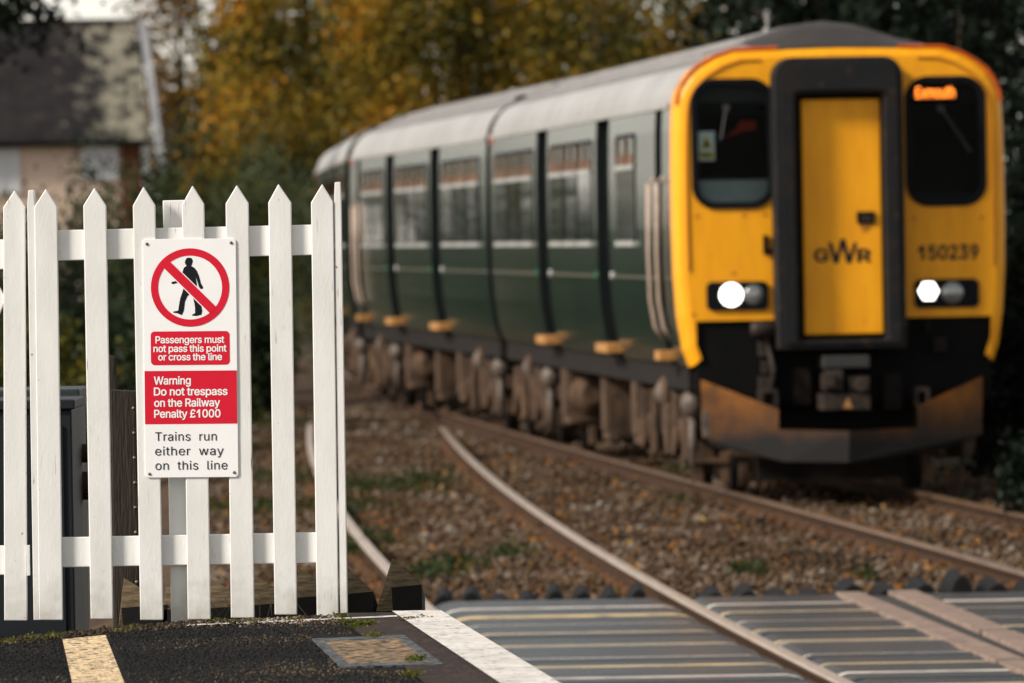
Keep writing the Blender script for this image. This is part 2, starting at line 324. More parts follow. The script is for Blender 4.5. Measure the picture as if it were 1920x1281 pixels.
# house
M['slate'] = mat('slate_roof', (0.008, 0.0075, 0.0085), (0.022, 0.019, 0.019), rough=0.75, scale=2.2, bump=0.5, bscale=7)
M['render'] = mat('peach_render', (0.74, 0.57, 0.45), (0.64, 0.49, 0.38), rough=0.9, scale=1.0)
M['redbrick'] = mat('red_brick', (0.17, 0.045, 0.022), (0.11, 0.03, 0.016), rough=0.9, scale=3)
M['whitepaint'] = mat('white_joinery', (0.74, 0.74, 0.74), (0.62, 0.62, 0.62), rough=0.5, scale=2)
M['barge'] = mat('bargeboard', (0.30, 0.31, 0.32), (0.20, 0.21, 0.22), rough=0.6, scale=1.5)
M['bark'] = mat('bark', (0.06, 0.045, 0.032), (0.03, 0.023, 0.017), rough=0.9, scale=5, stretch=(3, 3, .6), bump=0.5)
M['autumn'] = leafmat('autumn_leaf', [(0.016, 0.022, 0.007), (0.055, 0.055, 0.010), (0.16, 0.115, 0.014), (0.28, 0.16, 0.016), (0.34, 0.135, 0.012)], 0.42)
M['olive'] = leafmat('olive_leaf', [(0.012, 0.018, 0.006), (0.035, 0.044, 0.010), (0.10, 0.095, 0.014), (0.22, 0.155, 0.018)], 0.5)
M['brownleaf'] = leafmat('brown_leaf', [(0.04, 0.03, 0.014), (0.09, 0.055, 0.020), (0.15, 0.082, 0.020), (0.22, 0.115, 0.018)], 0.5)
M['hedge'] = leafmat('hedge_leaf', [(0.008, 0.014, 0.007), (0.020, 0.034, 0.016), (0.042, 0.062, 0.026), (0.10, 0.085, 0.022)], 0.7)
M['palehedge'] = leafmat('pale_hedge_leaf', [(0.022, 0.032, 0.014), (0.05, 0.066, 0.03), (0.09, 0.11, 0.05), (0.16, 0.14, 0.05)], 0.7)
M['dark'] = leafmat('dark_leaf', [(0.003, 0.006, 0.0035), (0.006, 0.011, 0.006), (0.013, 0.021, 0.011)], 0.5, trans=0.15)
M['fallen'] = leafmat('fallen_leaf', [(0.05, 0.03, 0.014), (0.16, 0.07, 0.018), (0.30, 0.11, 0.015), (0.32, 0.20, 0.05)], 3)
M['weed'] = leafmat('weed_leaf', [(0.012, 0.02, 0.007), (0.025, 0.04, 0.014), (0.05, 0.06, 0.02), (0.12, 0.075, 0.02)], 3)

# lichen on the slates: pale patches gathered on the right half of the roof
def lichen(mt):
    n = mt.node_tree; L = n.links; p = n.nodes['Principled BSDF']; src = p.inputs['Base Color'].links[0].from_socket
    tc = n.nodes.new('ShaderNodeTexCoord'); nz = n.nodes.new('ShaderNodeTexNoise'); nz.inputs['Scale'].default_value = 2.2; nz.inputs['Detail'].default_value = 10; nz.inputs['Roughness'].default_value = 0.75
    L.new(tc.outputs['Object'], nz.inputs['Vector'])
    sp = n.nodes.new('ShaderNodeSeparateXYZ'); L.new(tc.outputs['Object'], sp.inputs[0])
    g = n.nodes.new('ShaderNodeMapRange'); g.inputs['From Min'].default_value = -2.9; g.inputs['From Max'].default_value = -0.9; g.inputs['To Min'].default_value = -0.15; g.inputs['To Max'].default_value = 0.06
    L.new(sp.outputs['X'], g.inputs['Value'])
    ad = n.nodes.new('ShaderNodeMath'); L.new(nz.outputs['Fac'], ad.inputs[0]); L.new(g.outputs[0], ad.inputs[1])
    a = n.nodes.new('ShaderNodeMapRange'); a.inputs['From Min'].default_value = 0.485; a.inputs['From Max'].default_value = 0.61; L.new(ad.outputs[0], a.inputs['Value'])
    mx = n.nodes.new('ShaderNodeMix'); mx.data_type = 'RGBA'; mx.inputs['B'].default_value = (0.22, 0.205, 0.155, 1)
    L.new(src, mx.inputs['A']); L.new(a.outputs[0], mx.inputs['Factor']); L.new(mx.outputs['Result'], p.inputs['Base Color'])
lichen(M['slate'])
# road film rising from the rails on the plough: yellow above, brown-grey below
def plough_mat():
    mt = mat('plough_paint', (0.28, 0.098, 0.008), (0.08, 0.031, 0.007), rough=0.5, scale=3)
    n = mt.node_tree; L = n.links; p = n.nodes['Principled BSDF']; src = p.inputs['Base Color'].links[0].from_socket
    tc = n.nodes.new('ShaderNodeTexCoord'); sp = n.nodes.new('ShaderNodeSeparateXYZ'); L.new(tc.outputs['Object'], sp.inputs[0])
    nz = n.nodes.new('ShaderNodeTexNoise'); nz.inputs['Scale'].default_value = 4; nz.inputs['Detail'].default_value = 6; L.new(tc.outputs['Object'], nz.inputs['Vector'])
    a = n.nodes.new('ShaderNodeMath'); a.operation = 'MULTIPLY_ADD'; a.inputs[1].default_value = 0.22; L.new(nz.outputs['Fac'], a.inputs[0]); L.new(sp.outputs['Z'], a.inputs[2])
    mr = n.nodes.new('ShaderNodeMapRange'); mr.inputs['From Min'].default_value = 0.56; mr.inputs['From Max'].default_value = 0.98; L.new(a.outputs[0], mr.inputs['Value'])
    mx = n.nodes.new('ShaderNodeMix'); mx.data_type = 'RGBA'; mx.inputs['A'].default_value = (0.008, 0.0068, 0.0064, 1)
    L.new(mr.outputs[0], mx.inputs['Factor']); L.new(src, mx.inputs['B']); L.new(mx.outputs['Result'], p.inputs['Base Color'])
    return mt
M['plough'] = plough_mat()

# ------------------------------------------------------------------ lettering
FONT = None
try:
    fp = os.path.join(bpy.utils.resource_path('LOCAL'), 'datafiles', 'fonts', 'Inter.woff2')
    if os.path.exists(fp): FONT = bpy.data.fonts.load(fp)
except Exception: FONT = None
from mathutils.geometry import delaunay_2d_cdt
def contours(s, space=1.0):
    """closed outlines of a line of text, in reading order"""
    cu = bpy.data.curves.new('lettering', 'FONT'); cu.body = s; cu.resolution_u = 4; cu.space_character = space; cu.fill_mode = 'NONE'
    if FONT: cu.font = FONT
    o = bpy.data.objects.new('lettering', cu); COL.objects.link(o)
    dg = bpy.context.evaluated_depsgraph_get(); dg.update()
    me = bpy.data.meshes.new_from_object(o.evaluated_get(dg))
    nxt = {}
    for e in me.edges: nxt.setdefault(e.vertices[0], []).append(e.vertices[1]); nxt.setdefault(e.vertices[1], []).append(e.vertices[0])
    seen, out = set(), []
    for v0 in range(len(me.vertices)):
        if v0 in seen or v0 not in nxt: continue
        loop_, v = [v0], v0; seen.add(v0)
        while True:
            c_ = sorted(q for q in nxt[v] if q not in seen) if v != v0 else ([v0 + 1] if v0 + 1 in nxt[v0] else [q for q in nxt[v0] if q not in seen])
            c_ = [q for q in c_ if q not in seen]
            if not c_: break
            v = c_[0]; seen.add(v); loop_.append(v)
        if len(loop_) > 2: out.append([(me.vertices[q].co.x, me.vertices[q].co.y) for q in loop_])
    bpy.data.objects.remove(o); bpy.data.curves.remove(cu); bpy.data.meshes.remove(me)
    return out
NCON = {}
def text_geo(s, bold=0.0, space=1.0):
    C_ = contours(s, space)
    if '1' in s:                                  # a plain 1 without a foot
        k = 0
        for ch in s:
            if ch not in NCON: NCON[ch] = len(contours(ch)) if ch != ' ' else 0
            if ch == '1':
                nn = NCON[ch]; xs = [p[0] for c in C_[k:k+nn] for p in c]; ys = [p[1] for c in C_[k:k+nn] for p in c]; C_[k:k+nn] = [C_[k]] + [[]] * (nn - 1); x0, x1, y0, y1 = min(xs), max(xs), min(ys), max(ys); sw = .075; xm = (x0 + x1) / 2 + .03
                C_[k] = [(xm - sw/2, y0), (xm + sw/2, y0), (xm + sw/2, y1), (xm - sw*.35, y1), (xm - .17, y1 - .14), (xm - .17, y1 - .22), (xm - sw/2, y1 - .125)]
            k += NCON[ch]
    V, E = [], []
    C_ = [c for c in C_ if c]
    for c in C_:
        i = len(V); V += [Vector(p) for p in c]; E += [(i + k, i + (k + 1) % len(c)) for k in range(len(c))]
    ov, oe, of, *_ = delaunay_2d_cdt(V, E, [], 0, 1e-6)
    keep = []
    for f in of:
        cx = sum(ov[q][0] for q in f) / len(f); cy = sum(ov[q][1] for q in f) / len(f); wn = 0
        for c in C_:
            for k in range(len(c)):
                (xa, ya), (xb, yb) = c[k], c[(k + 1) % len(c)]
                if (ya <= cy) != (yb <= cy):
                    xi = xa + (cy - ya) / (yb - ya) * (xb - xa)
                    if xi > cx: wn += 1 if yb > ya else -1
        if wn != 0: keep.append(tuple(f))
    return [(v[0], v[1]) for v in ov], keep
CAPH = None
def cap_height():
    global CAPH
    if CAPH is None:
        vs, _ = text_geo('H'); CAPH = max(v[1] for v in vs)
    return CAPH
def put_text(mb, s, x0, x1, zb, cap, y, bold=0.0, space=1.0, m=0, dstep=0.00003):
    """letters in the x-z plane: from x0 to x1, baseline zb, cap height cap"""
    vs, fs = text_geo(s, 0.0, space)
    a, b = min(v[0] for v in vs), max(v[0] for v in vs); k = (x1 - x0) / (b - a); kz = cap / cap_height()
    dirs = [(0, 0)] + ([(math.cos(t) , math.sin(t)) for t in [2*math.pi*q/8 for q in range(8)]] if bold else [])
    for j, (dx, dz) in enumerate(dirs):          # a heavier weight: the stroke widened all round
        i = len(mb.v); mb.v += [(x0 + (v[0] - a + dx*bold) * k, y - j*dstep, zb + (v[1] + dz*bold*.7) * kz) for v in vs]
        for f in fs: mb.f.append(tuple(i + q for q in f)); mb.m.append(m)

# ------------------------------------------------------------------ the setting: ground, platform, crossing
o = MB().quad([(-700, -60, -0.45), (700, -60, -0.45), (700, 1300, -0.45), (-700, 1300, -0.45)]).build('ground', M['ground'])
tag(o, 'brown earth around the railway', 'ground', kind='structure')

# left track rails, read off the photograph on the rail plane and smoothed
lr_px = [(588, 765), (566, 825), (588, 890), (660, 985), (720, 1084)]
rr_px = [(823, 785), (860, 844), (917, 886), (982, 936), (1029, 971), (1123, 1032), (1218, 1086), (1297, 1134), (1375, 1175), (1454, 1214), (1532, 1249), (1591, 1277)]
def poly(px, deg):
    P = [onz(x, y, 0) for x, y in px]; return np.polyfit([p.y for p in P], [p.x for p in P], deg)
pl_, pr_ = poly(lr_px, 2), poly(rr_px, 3)
def xr(d): return float(np.polyval(pr_, max(d, 36))) - (0.058 * (36 - d) * -1 if d < 36 else 0)
def xl(d): return 0.5 * float(np.polyval(pl_, d)) + 0.5 * (xr(d) - 1.47) if d > 36 else xr(d) - 1.45
# train's track: follows the three carriages
A = [(1.348, 64.3), (-0.249, 84.0), (-2.165, 104.0), (-3.065, 124.0)]
HEAD = [math.atan2(A[i][0] - A[i+1][0], A[i+1][1] - A[i][1]) for i in range(3)]
HW = 1.36
CEN = [(A[i][0] + HW * math.cos(HEAD[min(i, 2)]), A[i][1] + HW * math.sin(HEAD[min(i, 2)])) for i in range(4)]
tc_d = [24.0, 48.0] + [c[1] for c in CEN] + [160.0]
tc_x = [CEN[0][0] + 0.0715 * (CEN[0][1] - 24), CEN[0][0] + 0.0735 * (CEN[0][1] - 48)] + [c[0] for c in CEN] + [CEN[3][0] - 1.2]
cf = np.polyfit(tc_d, tc_x, 4)
def xc(d): return float(np.polyval(cf, d))
def xtl(d): return xc(d) - 0.72
def xtr(d): return xc(d) + 0.72

D_FAR, D_NEAR = 46.9, 30.0                      # the foot crossing
mb = MB()
ds = np.linspace(D_FAR + 0.15, 150, 60)
for a, b in zip(ds[:-1], ds[1:]):
    L0, L1 = min(xl(min(a, 92)), xtl(a)) - 1.3, min(xl(min(b, 92)), xtl(b)) - 1.3
    mb.quad([(L0, a, -0.16), (xtr(a) + 2.0, a, -0.16), (xtr(b) + 2.0, b, -0.16), (L1, b, -0.16)])
    mb.quad([(L0 - 0.7, a, -0.46), (L0, a, -0.16), (L1, b, -0.16), (L1 - 0.7, b, -0.46)])
    mb.quad([(xtr(a) + 2.0, a, -0.16), (xtr(a) + 2.7, a, -0.46), (xtr(b) + 2.7, b, -0.46), (xtr(b) + 2.0, b, -0.16)])
tag(mb.build('ballast_bed', M['ballastbed']), 'brown ballast bed under the tracks', 'ballast bed', kind='structure')

PZ = 0.925                                       # platform height
e_far, e_near = onz(829, 1148, PZ), onz(1047, 1281, PZ)
edir = (e_near - e_far); edir /= -edir.y
def edge(y): return e_far.x + edir.x * (e_far.y - y)
BACK = [(-40, 1206), (100, 1192), (230, 1178), (340, 1169), (640, 1156)]
b_l, b_m = onz(*BACK[0], PZ), onz(*BACK[-1], PZ)
def back_y(x):
    for (xa, ya), (xb, yb) in zip(BACK[:-1], BACK[1:]):
        if x <= xb: return ya + (yb - ya) * (x - xa) / (xb - xa)
    return 1156 - (x - 640) * 0.042
NEAR_Y = 12.0
far_y = [(-4.0, b_l.y - 0.25), *[tuple(onz(x, y, PZ).xy) for x, y in BACK], (e_far.x, e_far.y)]
mb = MB()
top = [(x, y) for x, y in far_y] + [(edge(NEAR_Y), NEAR_Y), (-4.0, NEAR_Y)]
mb.prism(top, -0.45, PZ, 'z')
tag(mb.build('platform', M['asphalt'], bevel=0.012), 'black asphalt station platform', 'platform', kind='structure')
def strip(name, a0, a1, z, mt, y0, y1):          # a band a0..a1 metres in from the platform edge
    mb = MB(); n = 14; ys = np.linspace(y0, y1, n)
    for p, q in zip(ys[:-1], ys[1:]):
        mb.quad([(edge(p) - a1, p, z), (edge(p) - a0, p, z), (edge(q) - a0, q, z), (edge(q) - a1, q, z)])
    return mb.build(name, mt)
tag(strip('coping', 0.008, 0.36, PZ + 0.004, M['brick'], NEAR_Y, e_far.y - 0.02), 'brown brick coping at the platform edge', 'coping', kind='structure')
tag(strip('white_line', 0.006, 0.165, PZ + 0.008, M['whiteline'], NEAR_Y, e_far.y - 0.015), 'white painted line along the platform edge', 'line', kind='structure')
# thin white line along the platform's back edge
mb = MB()
for a, b in ((350, 430), (432, 520), (522, 640), (642, 745)):
    mb.quad([onz(a, back_y(a) + 4.5, PZ + 0.0045), onz(b, back_y(b) + 4.5, PZ + 0.0045), onz(b, back_y(b) + 2, PZ + 0.0045), onz(a, back_y(a) + 2.5, PZ + 0.0045)])
tag(mb.build('back_line', M['whiteline']), 'thin white line on the platform behind the fence', 'line', kind='structure')
# worn yellow stripe on the asphalt
p = [onz(117, 1201, PZ), onz(198, 1193, PZ), onz(236, 1290, PZ), onz(137, 1290, PZ)]
mb = MB(); mb.quad([(q.x, q.y, PZ + 0.004) for q in p])
tag(mb.build('yellow_line', M['yellowline']), 'worn yellow line painted on the asphalt', 'line', kind='structure')
# inspection cover let into the platform
q = [onz(585, 1201, PZ), onz(757, 1194, PZ), onz(832, 1249, PZ), onz(640, 1254, PZ)]
c = sum(q, Vector()) / 4
cov = empty('inspection_cover', (c.x, c.y, PZ)); tag(cov, 'square tan inspection cover with grey border let into the dark platform', 'inspection cover')
loc = [(v.x - c.x, v.y - c.y) for v in q]
MB().ring(loc, [(x * 0.80, y * 0.80) for x, y in loc], -0.02, 0.006, 'z').build('frame', M['coverframe'], cov)
MB().prism([(x * 0.797, y * 0.797) for x, y in loc], -0.02, 0.005, 'z').build('infill', M['covertan'], cov)

# ------------------------------------------------------------------ the foot crossing
def ridged(x0f, x1f, y0, y1, lip0=True, lip1=True, stripes=()):
    """a rubber panel: rounded ridges across the walkway, its sides dipping to the rail grooves"""
    mb = MB(); ny = max(10, int((y1 - y0) / 0.045)); nx = 12
    def z(u, y):
        t = (y - y0) / (y1 - y0); zz = -0.012 + 0.0065 * math.cos(2 * math.pi * t * 2)
        ed = min(t, 1 - t); zz -= 0.022 * max(0, 1 - ed / 0.06) ** 2
        if lip0: zz -= 0.05 * max(0, 1 - u / 0.09) ** 2
        if lip1: zz -= 0.05 * max(0, 1 - (1 - u) / 0.09) ** 2
        return zz
    us = [0, .02, .05, .09, .2, .35, .5, .65, .8, .91, .95, .98, 1.0]
    ys = np.linspace(y0, y1, ny + 1); i0 = len(mb.v)
    for y in ys:
        a, b = x0f(y), x1f(y)
        for u in us: mb.v.append((a + (b - a) * u, y, z(u, y)))
    n = len(us)
    for j in range(ny):
        for k in range(n - 1):
            mb.f.append((i0 + j*n + k, i0 + j*n + k+1, i0 + (j+1)*n + k+1, i0 + (j+1)*n + k)); 
            m_ = 0
            yc_ = (ys[j] + ys[j+1]) / 2
            for (sy, sw, sm) in stripes:
                if abs(yc_ - sy) < sw / 2: m_ = sm
            mb.m.append(m_)
    # a skirt down to the bed
    for j in range(ny):
        for k in (0, n - 1):
            a, b = mb.v[i0 + j*n + k], mb.v[i0 + (j+1)*n + k]
            mb.quad([a, b, (b[0], b[1], -0.3), (a[0], a[1], -0.3)])
    for j in (0, ny):
        for k in range(n - 1):
            a, b = mb.v[i0 + j*n + k], mb.v[i0 + j*n + k + 1]; mb.quad([a, b, (b[0], b[1], -0.3), (a[0], a[1], -0.3)])
    return mb
def onx(x, y): p = onz(x, y, 0); return p
s1a, s1b = onx(1548, 1104), onx(1878, 1243)
def s1l(y): return s1a.x + (s1b.x - s1a.x) * (s1a.y - y) / (s1a.y - s1b.y)
s2a, s2b = onx(1640, 1098), onx(1905, 1212)
def s2l(y): return s2a.x + (s2b.x - s2a.x) * (s2a.y - y) / (s2a.y - s2b.y)
rows = [(D_FAR - 2.2, D_FAR - 0.02), (D_FAR - 4.4, D_FAR - 2.24), (D_FAR - 6.9, D_FAR - 4.44), (D_FAR - 8.9, D_FAR - 6.94), (D_FAR - 10.9, D_FAR - 8.94)]
ordn = ['farthest', 'second', 'third', 'fourth', 'nearest']
stripe_rows = [[(45.75, .16, 1), (44.85, .18, 2), (45.0, .07, 1)], [(43.85, .13, 1), (43.0, .10, 2), (42.75, .06, 1)], [(41.75, .14, 2), (41.5, .08, 1), (40.3, .10, 1)], [(39.55, .12, 2), (38.6, .09, 1)], [(37.6, .10, 2), (37.3, .05, 1)]]
cols = [('inside the left track', lambda y: xl(y) + 0.05, lambda y: xr(y) - 0.055, True, True),
        ('between shiny rail and tan beam', lambda y: xr(y) + 0.045, lambda y: s1l(y) - 0.01, True, False),
        ('right of both tan beams', lambda y: s2l(y) + 0.20, lambda y: xtl(y) - 0.05, False, True)]
rnd = random.Random(4)
for cname, fa, fb, l0, l1 in cols:
    for k, (y0, y1) in enumerate(rows):
        st = [(y + rnd.uniform(-.06, .06), w_ * rnd.uniform(.8, 1.1), m_) for (y, w_, m_) in stripe_rows[k] if y0 < y < y1]
        o = ridged(fa, fb, y0, y1, l0, l1, st).build('crossing_panel', [M['rubber'], M['panelwhite'], M['panelyellow']], fix=False, smooth=True)
        tag(o, '%s striped rubber panel %s' % (ordn[k], cname), 'crossing panel', 'rubber panels of the foot crossing')
def beam(fl, w0, segs, label):
    for k, (y0, y1) in enumerate(segs):
        mb = MB(); ys = np.linspace(y0, y1, 8)
        for a, b in zip(ys[:-1], ys[1:]):
            mb.prism([(fl(a), a), (fl(a) + w0, a), (fl(b) + w0, b), (fl(b), b)], -0.25, 0.006, 'z')
        o = mb.build('edge_beam', M['tan']); tag(o, label[k], 'edge beam', 'tan edge beams of the crossing')
beam(s1l, 0.145, [(39.2, 46.85), (34.5, 39.1)], ['long tan concrete edge beam on the left of the dark path', 'near short tan edge beam at the right edge of the view'])
beam(s2l, 0.165, [(42.2, 46.95), (36.0, 42.0)], ['far tan concrete edge beam on the right of the dark path', 'nearer tan edge beam on the right of the dark path'])
mb = MB(); ys = np.linspace(30, 46.8, 12)
for a, b in zip(ys[:-1], ys[1:]): mb.quad([(s1l(a) + .12, a, -0.02), (s2l(a) + .03, a, -0.02), (s2l(b) + .03, b, -0.02), (s1l(b) + .12, b, -0.02)])
tag(mb.build('path', mat('path_asphalt', (0.035, 0.033, 0.032), (0.06, 0.056, 0.052), rough=0.8, scale=40, bump=0.6)), 'dark asphalt path between the tan beams', 'path', kind='structure')
# black anti-trespass rubber pads along the far side of the crossing
def pad(x0, x1, y0, ridges, h, label):
    mb = MB(); w_ = (x1 - x0) / ridges; mb.box(x0, x1, y0, y0 + 1.15, -0.3, -0.075)
    for k in range(ridges):
        a = x0 + k * w_; hh = h * rnd.uniform(.45, .95)
        prof = [(a + .015, -0.075), (a + w_*.30, hh * .8 - .075), (a + w_*.45, hh - .075), (a + w_*.58, hh - .075), (a + w_*.72, hh * .78 - .075), (a + w_ - .015, -0.075)]
        mb.prism(prof, y0 + .03, y0 + 1.1, 'y')
    tag(mb.build('trespass_pad', M['blackrubber'], bevel=0.01), label, 'trespass pad', 'black rubber pads beyond the crossing')
pad(xl(47.2) + 0.06, xr(47.2) - 0.13, 47.05, 8, 0.115, 'black ribbed rubber pad inside the left track, beyond the crossing')
pad(xr(47.2) + 0.14, s1a.x + 0.02, 47.05, 4, 0.10, 'low black ribbed rubber pad right of the shiny rail')
pad(s1a.x + 0.04, xtl(47.2) - 0.14, 47.05, 6, 0.165, 'tall black ribbed rubber pad left of the train track')

# ------------------------------------------------------------------ tracks
PROF = [(-.07,-.16),(-.07,-.145),(-.012,-.125),(-.010,-.045),(-.040,-.036),(-.041,-.014),(-.034,-.003),(-.018,0.0),(.018,0.0),(.034,-.003),(.041,-.014),(.040,-.036),(.010,-.045),(.012,-.125),(.07,-.145),(.07,-.16)]
def rail(fx, d0, d1, parent, head):
    mb = MB(); n = int((d1 - d0) / 0.8) + 1; ds = np.linspace(d0, d1, n); k = len(PROF)
    for d in ds: mb.v += [(fx(d) + p_[0], d, p_[1]) for p_ in PROF]
    for j in range(n - 1):
        for q in range(k):
            q2 = (q + 1) % k; mb.f.append((j*k+q, j*k+q2, (j+1)*k+q2, (j+1)*k+q)); mb.m.append(1 if 5 <= q <= 9 else 0)
    mb.f.append(tuple(range(k))); mb.m.append(0)
    o = mb.build('rail', [M['rust'], head], parent); return o
def sleepers(fxa, fxb, d0, d1, parent):
    d = d0
    while d < d1:
        a, b = fxa(d), fxb(d); mb = MB()
        mb.box(a - .52, b + .52, d - .125, d + .125, -.29, -.152)
        for x in (a, b):
            for s in (-1, 1):
                mb.box(x + s*.075 - .035, x + s*.075 + .035, d - .06, d + .06, -.150, -.085)
        mb.build('sleeper', M['sleeper'], parent, bevel=0.008); d += 0.68
tr1 = empty('railway_track', (0, 0, 0)); tag(tr1, 'left railway track with a shiny polished rail curving in from the junction', 'railway track')
rail(xl, 22, 93, tr1, M['steel']); rail(xr, 22, 90, tr1, M['steel'])
sleepers(xl, xr, 48.7, 88, tr1)
tr2 = empty('railway_track', (0, 0, 0)); tag(tr2, 'right railway track with dull brown rails under the train', 'railway track')
rail(xtl, 24, 140, tr2, M['brownsteel']); rail(xtr, 24, 140, tr2, M['brownsteel'])
sleepers(xtl, xtr, 48.7, 66, tr2)

# ballast stones
def rocks(name, pts, sizes, mt, seed, label, cat):
    rs = np.random.RandomState(seed); n = len(pts)
    base = np.array([(1,0,0),(-1,0,0),(0,1,0),(0,-1,0),(0,0,1),(0,0,-1)], float)
    tri = np.array([(0,2,4),(2,1,4),(1,3,4),(3,0,4),(2,0,5),(1,2,5),(3,1,5),(0,3,5)])
    V = base[None] * rs.uniform(.55, 1.25, (n, 6, 1)) + rs.uniform(-.25, .25, (n, 6, 3))
    ang = rs.uniform(0, 2*np.pi, n); ca, sa = np.cos(ang), np.sin(ang); t = rs.uniform(-.6, .6, n); ct, st_ = np.cos(t), np.sin(t)
    y2 = V[..., 1]*ct[:, None] - V[..., 2]*st_[:, None]; z2 = V[..., 1]*st_[:, None] + V[..., 2]*ct[:, None]
    V = np.stack([V[..., 0]*ca[:, None] - y2*sa[:, None], V[..., 0]*sa[:, None] + y2*ca[:, None], z2], -1)
    V[..., 2] *= .75
    V = V * np.asarray(sizes)[:, None, None] + np.asarray(pts)[:, None, :]
    Fc = (tri[None] + 6*np.arange(n)[:, None, None]).reshape(-1, 3)
    o = mesh_np(name, V.reshape(-1, 3), Fc, mt); tag(o, label, cat, kind='stuff'); return o
def mesh_np(name, V, Fc, mt, parent=None):
    me = bpy.data.meshes.new(name); k = Fc.shape[1]
    me.vertices.add(len(V)); me.vertices.foreach_set('co', np.ascontiguousarray(V, dtype=np.float32).ravel())
    me.loops.add(Fc.size); me.loops.foreach_set('vertex_index', np.ascontiguousarray(Fc, dtype=np.int32).ravel())
    me.polygons.add(len(Fc)); me.polygons.foreach_set('loop_start', np.arange(0, Fc.size, k, dtype=np.int32))
    try: me.polygons.foreach_set('loop_total', np.full(len(Fc), k, dtype=np.int32))
    except Exception: pass
    me.update(calc_edges=True); me.materials.append(mt)
    return link(name, me, parent)
rs = np.random.RandomState(11)
N = 95000
dd = 47.0 + 62 * rs.rand(N) ** 1.5
xx = np.array([(min(xl(d), xtl(d)) - 1.2) + u * ((xtr(d) + 1.9) - (min(xl(d), xtl(d)) - 1.2)) for d, u in zip(np.minimum(dd, 92), rs.rand(N))])
rails_x = np.array([[xl(min(d, 92)), xr(min(d, 89)), xtl(d), xtr(d)] for d in dd])
near_r = np.min(np.abs(xx[:, None] - rails_x), 1)
keep = (near_r > .085) & ((dd > 48.35) | (rs.rand(N) < .05))
dd, xx, near_r = dd[keep], xx[keep], near_r[keep]
swell = 0.035 * np.sin(xx * 2.1 + 1) * np.sin(dd * .45) + 0.02 * np.sin(xx * 5 + dd)
zz = -.165 + rs.rand(len(dd)) * .05 + swell * (near_r > .3) + .02 * (near_r > .3)
rocks('ballast', np.stack([xx, dd, zz], 1), rs.gamma(3, .0055, len(dd)) + .006, M['stones'], 5, 'rusty brown ballast stones between and beside the rails', 'ballast')

# ------------------------------------------------------------------ fence, gate, sign
def plank(name, tl, tr, br, bl, yf, th, parent, mt, tip=None, bevel=0.003, tips=()):
    """a board seen face on: corners as photo pixels on the fence plane, with its real thickness"""
    P = [ond(*tl, yf), ond(*tr, yf), ond(*br, yf), ond(*bl, yf)]
    pts = [(P[3].x, P[3].z), (P[2].x, P[2].z), (P[1].x, P[1].z)]
    for tp in ([tip] if tip else []) + list(tips): t = ond(*tp, yf); pts.append((t.x, t.z))
    pts.append((P[0].x, P[0].z))
    ox, oz = parent.location.x, parent.location.z
    pts = [(x - ox, z - oz) for x, z in pts]
    return MB().prism(pts, yf - parent.location.y, yf - parent.location.y + th, 'y').build(name, mt, parent, bevel=bevel)
g = ond(330, 1163, FENCE_D)
fence = empty('picket_fence', (g.x, FENCE_D, g.z)); tag(fence, 'white picket fence panel carrying the warning sign at the platform end', 'fence')
W = M['whitewood']
pk = [((64,388),(107,388),(118,1163),(73,1163),(86,354)), ((156,386),(199,386),(212,1161),(170,1161),(177,352)), ((249,386),(291,385),(306,1163),(263,1163),(269,350)),
      ((341,384),(383,383),(395,1162),(352,1162),(361,348)), ((423,382),(466,381),(477,1159),(433,1159),(444,347)), ((503,380),(546,380),(557,1153),(515,1153),(522,345)),
      ((583,380),(625,379),(635,1156),(594,1156),(604,345))]
for tl, tr, br, bl, tip in pk: plank('picket', tl, tr, br, bl, FENCE_D, 0.021, fence, W, tip)
plank('rail', (100,432), (600,421), (600,478), (101,489), FENCE_D + 0.022, 0.034, fence, W)
plank('rail', (110,1008), (612,998), (612,1055), (110,1064), FENCE_D + 0.022, 0.034, fence, W)
plank('post', (305,376), (347,375), (358,1168), (321,1168), FENCE_D + 0.057, 0.07, fence, W)
# end boards standing at right angles to the pickets
plank('end_board', (51,389), (64.5,389), (73,1163), (63,1163), FENCE_D + 0.004, 0.085, fence, W, None, .002, ((63.5,356), (53,357)))
plank('end_board', (626.5,380), (639.5,378), (651.5,1154), (637.5,1156), FENCE_D + 0.004, 0.085, fence, W, None, .002, ((638,341), (627.5,342)))
# the gate on the left
g2 = ond(25, 1163, FENCE_D)
gate = empty('picket_gate', (g2.x, FENCE_D + 0.02, g2.z)); tag(gate, 'white picket gate at the left edge, hinged on the fence', 'gate')
plank('picket', (6,389), (47,388), (51,1164), (8,1164), FENCE_D + 0.02, 0.021, gate, W, (27,357))
for dx in (-92, -184): plank('picket', (6+dx,390), (47+dx,389), (51+dx,1165), (8+dx,1165), FENCE_D + 0.02, 0.021, gate, W, (27+dx,358))
plank('rail', (-230,452), (22,449), (22,505), (-230,508), FENCE_D + 0.042, 0.034, gate, W)
plank('rail', (-230,1026), (26,1023), (26,1078), (-230,1081), FENCE_D + 0.042, 0.034, gate, W)
plank('brace', (-230,985), (-195,1030), (12,560), (-12,520), FENCE_D + 0.043, 0.03, gate, W)
plank('hinge', (50,1023), (55.5,1022), (56.5,1079), (51,1080), FENCE_D + 0.01, 0.012, gate, W, None, 0.001)

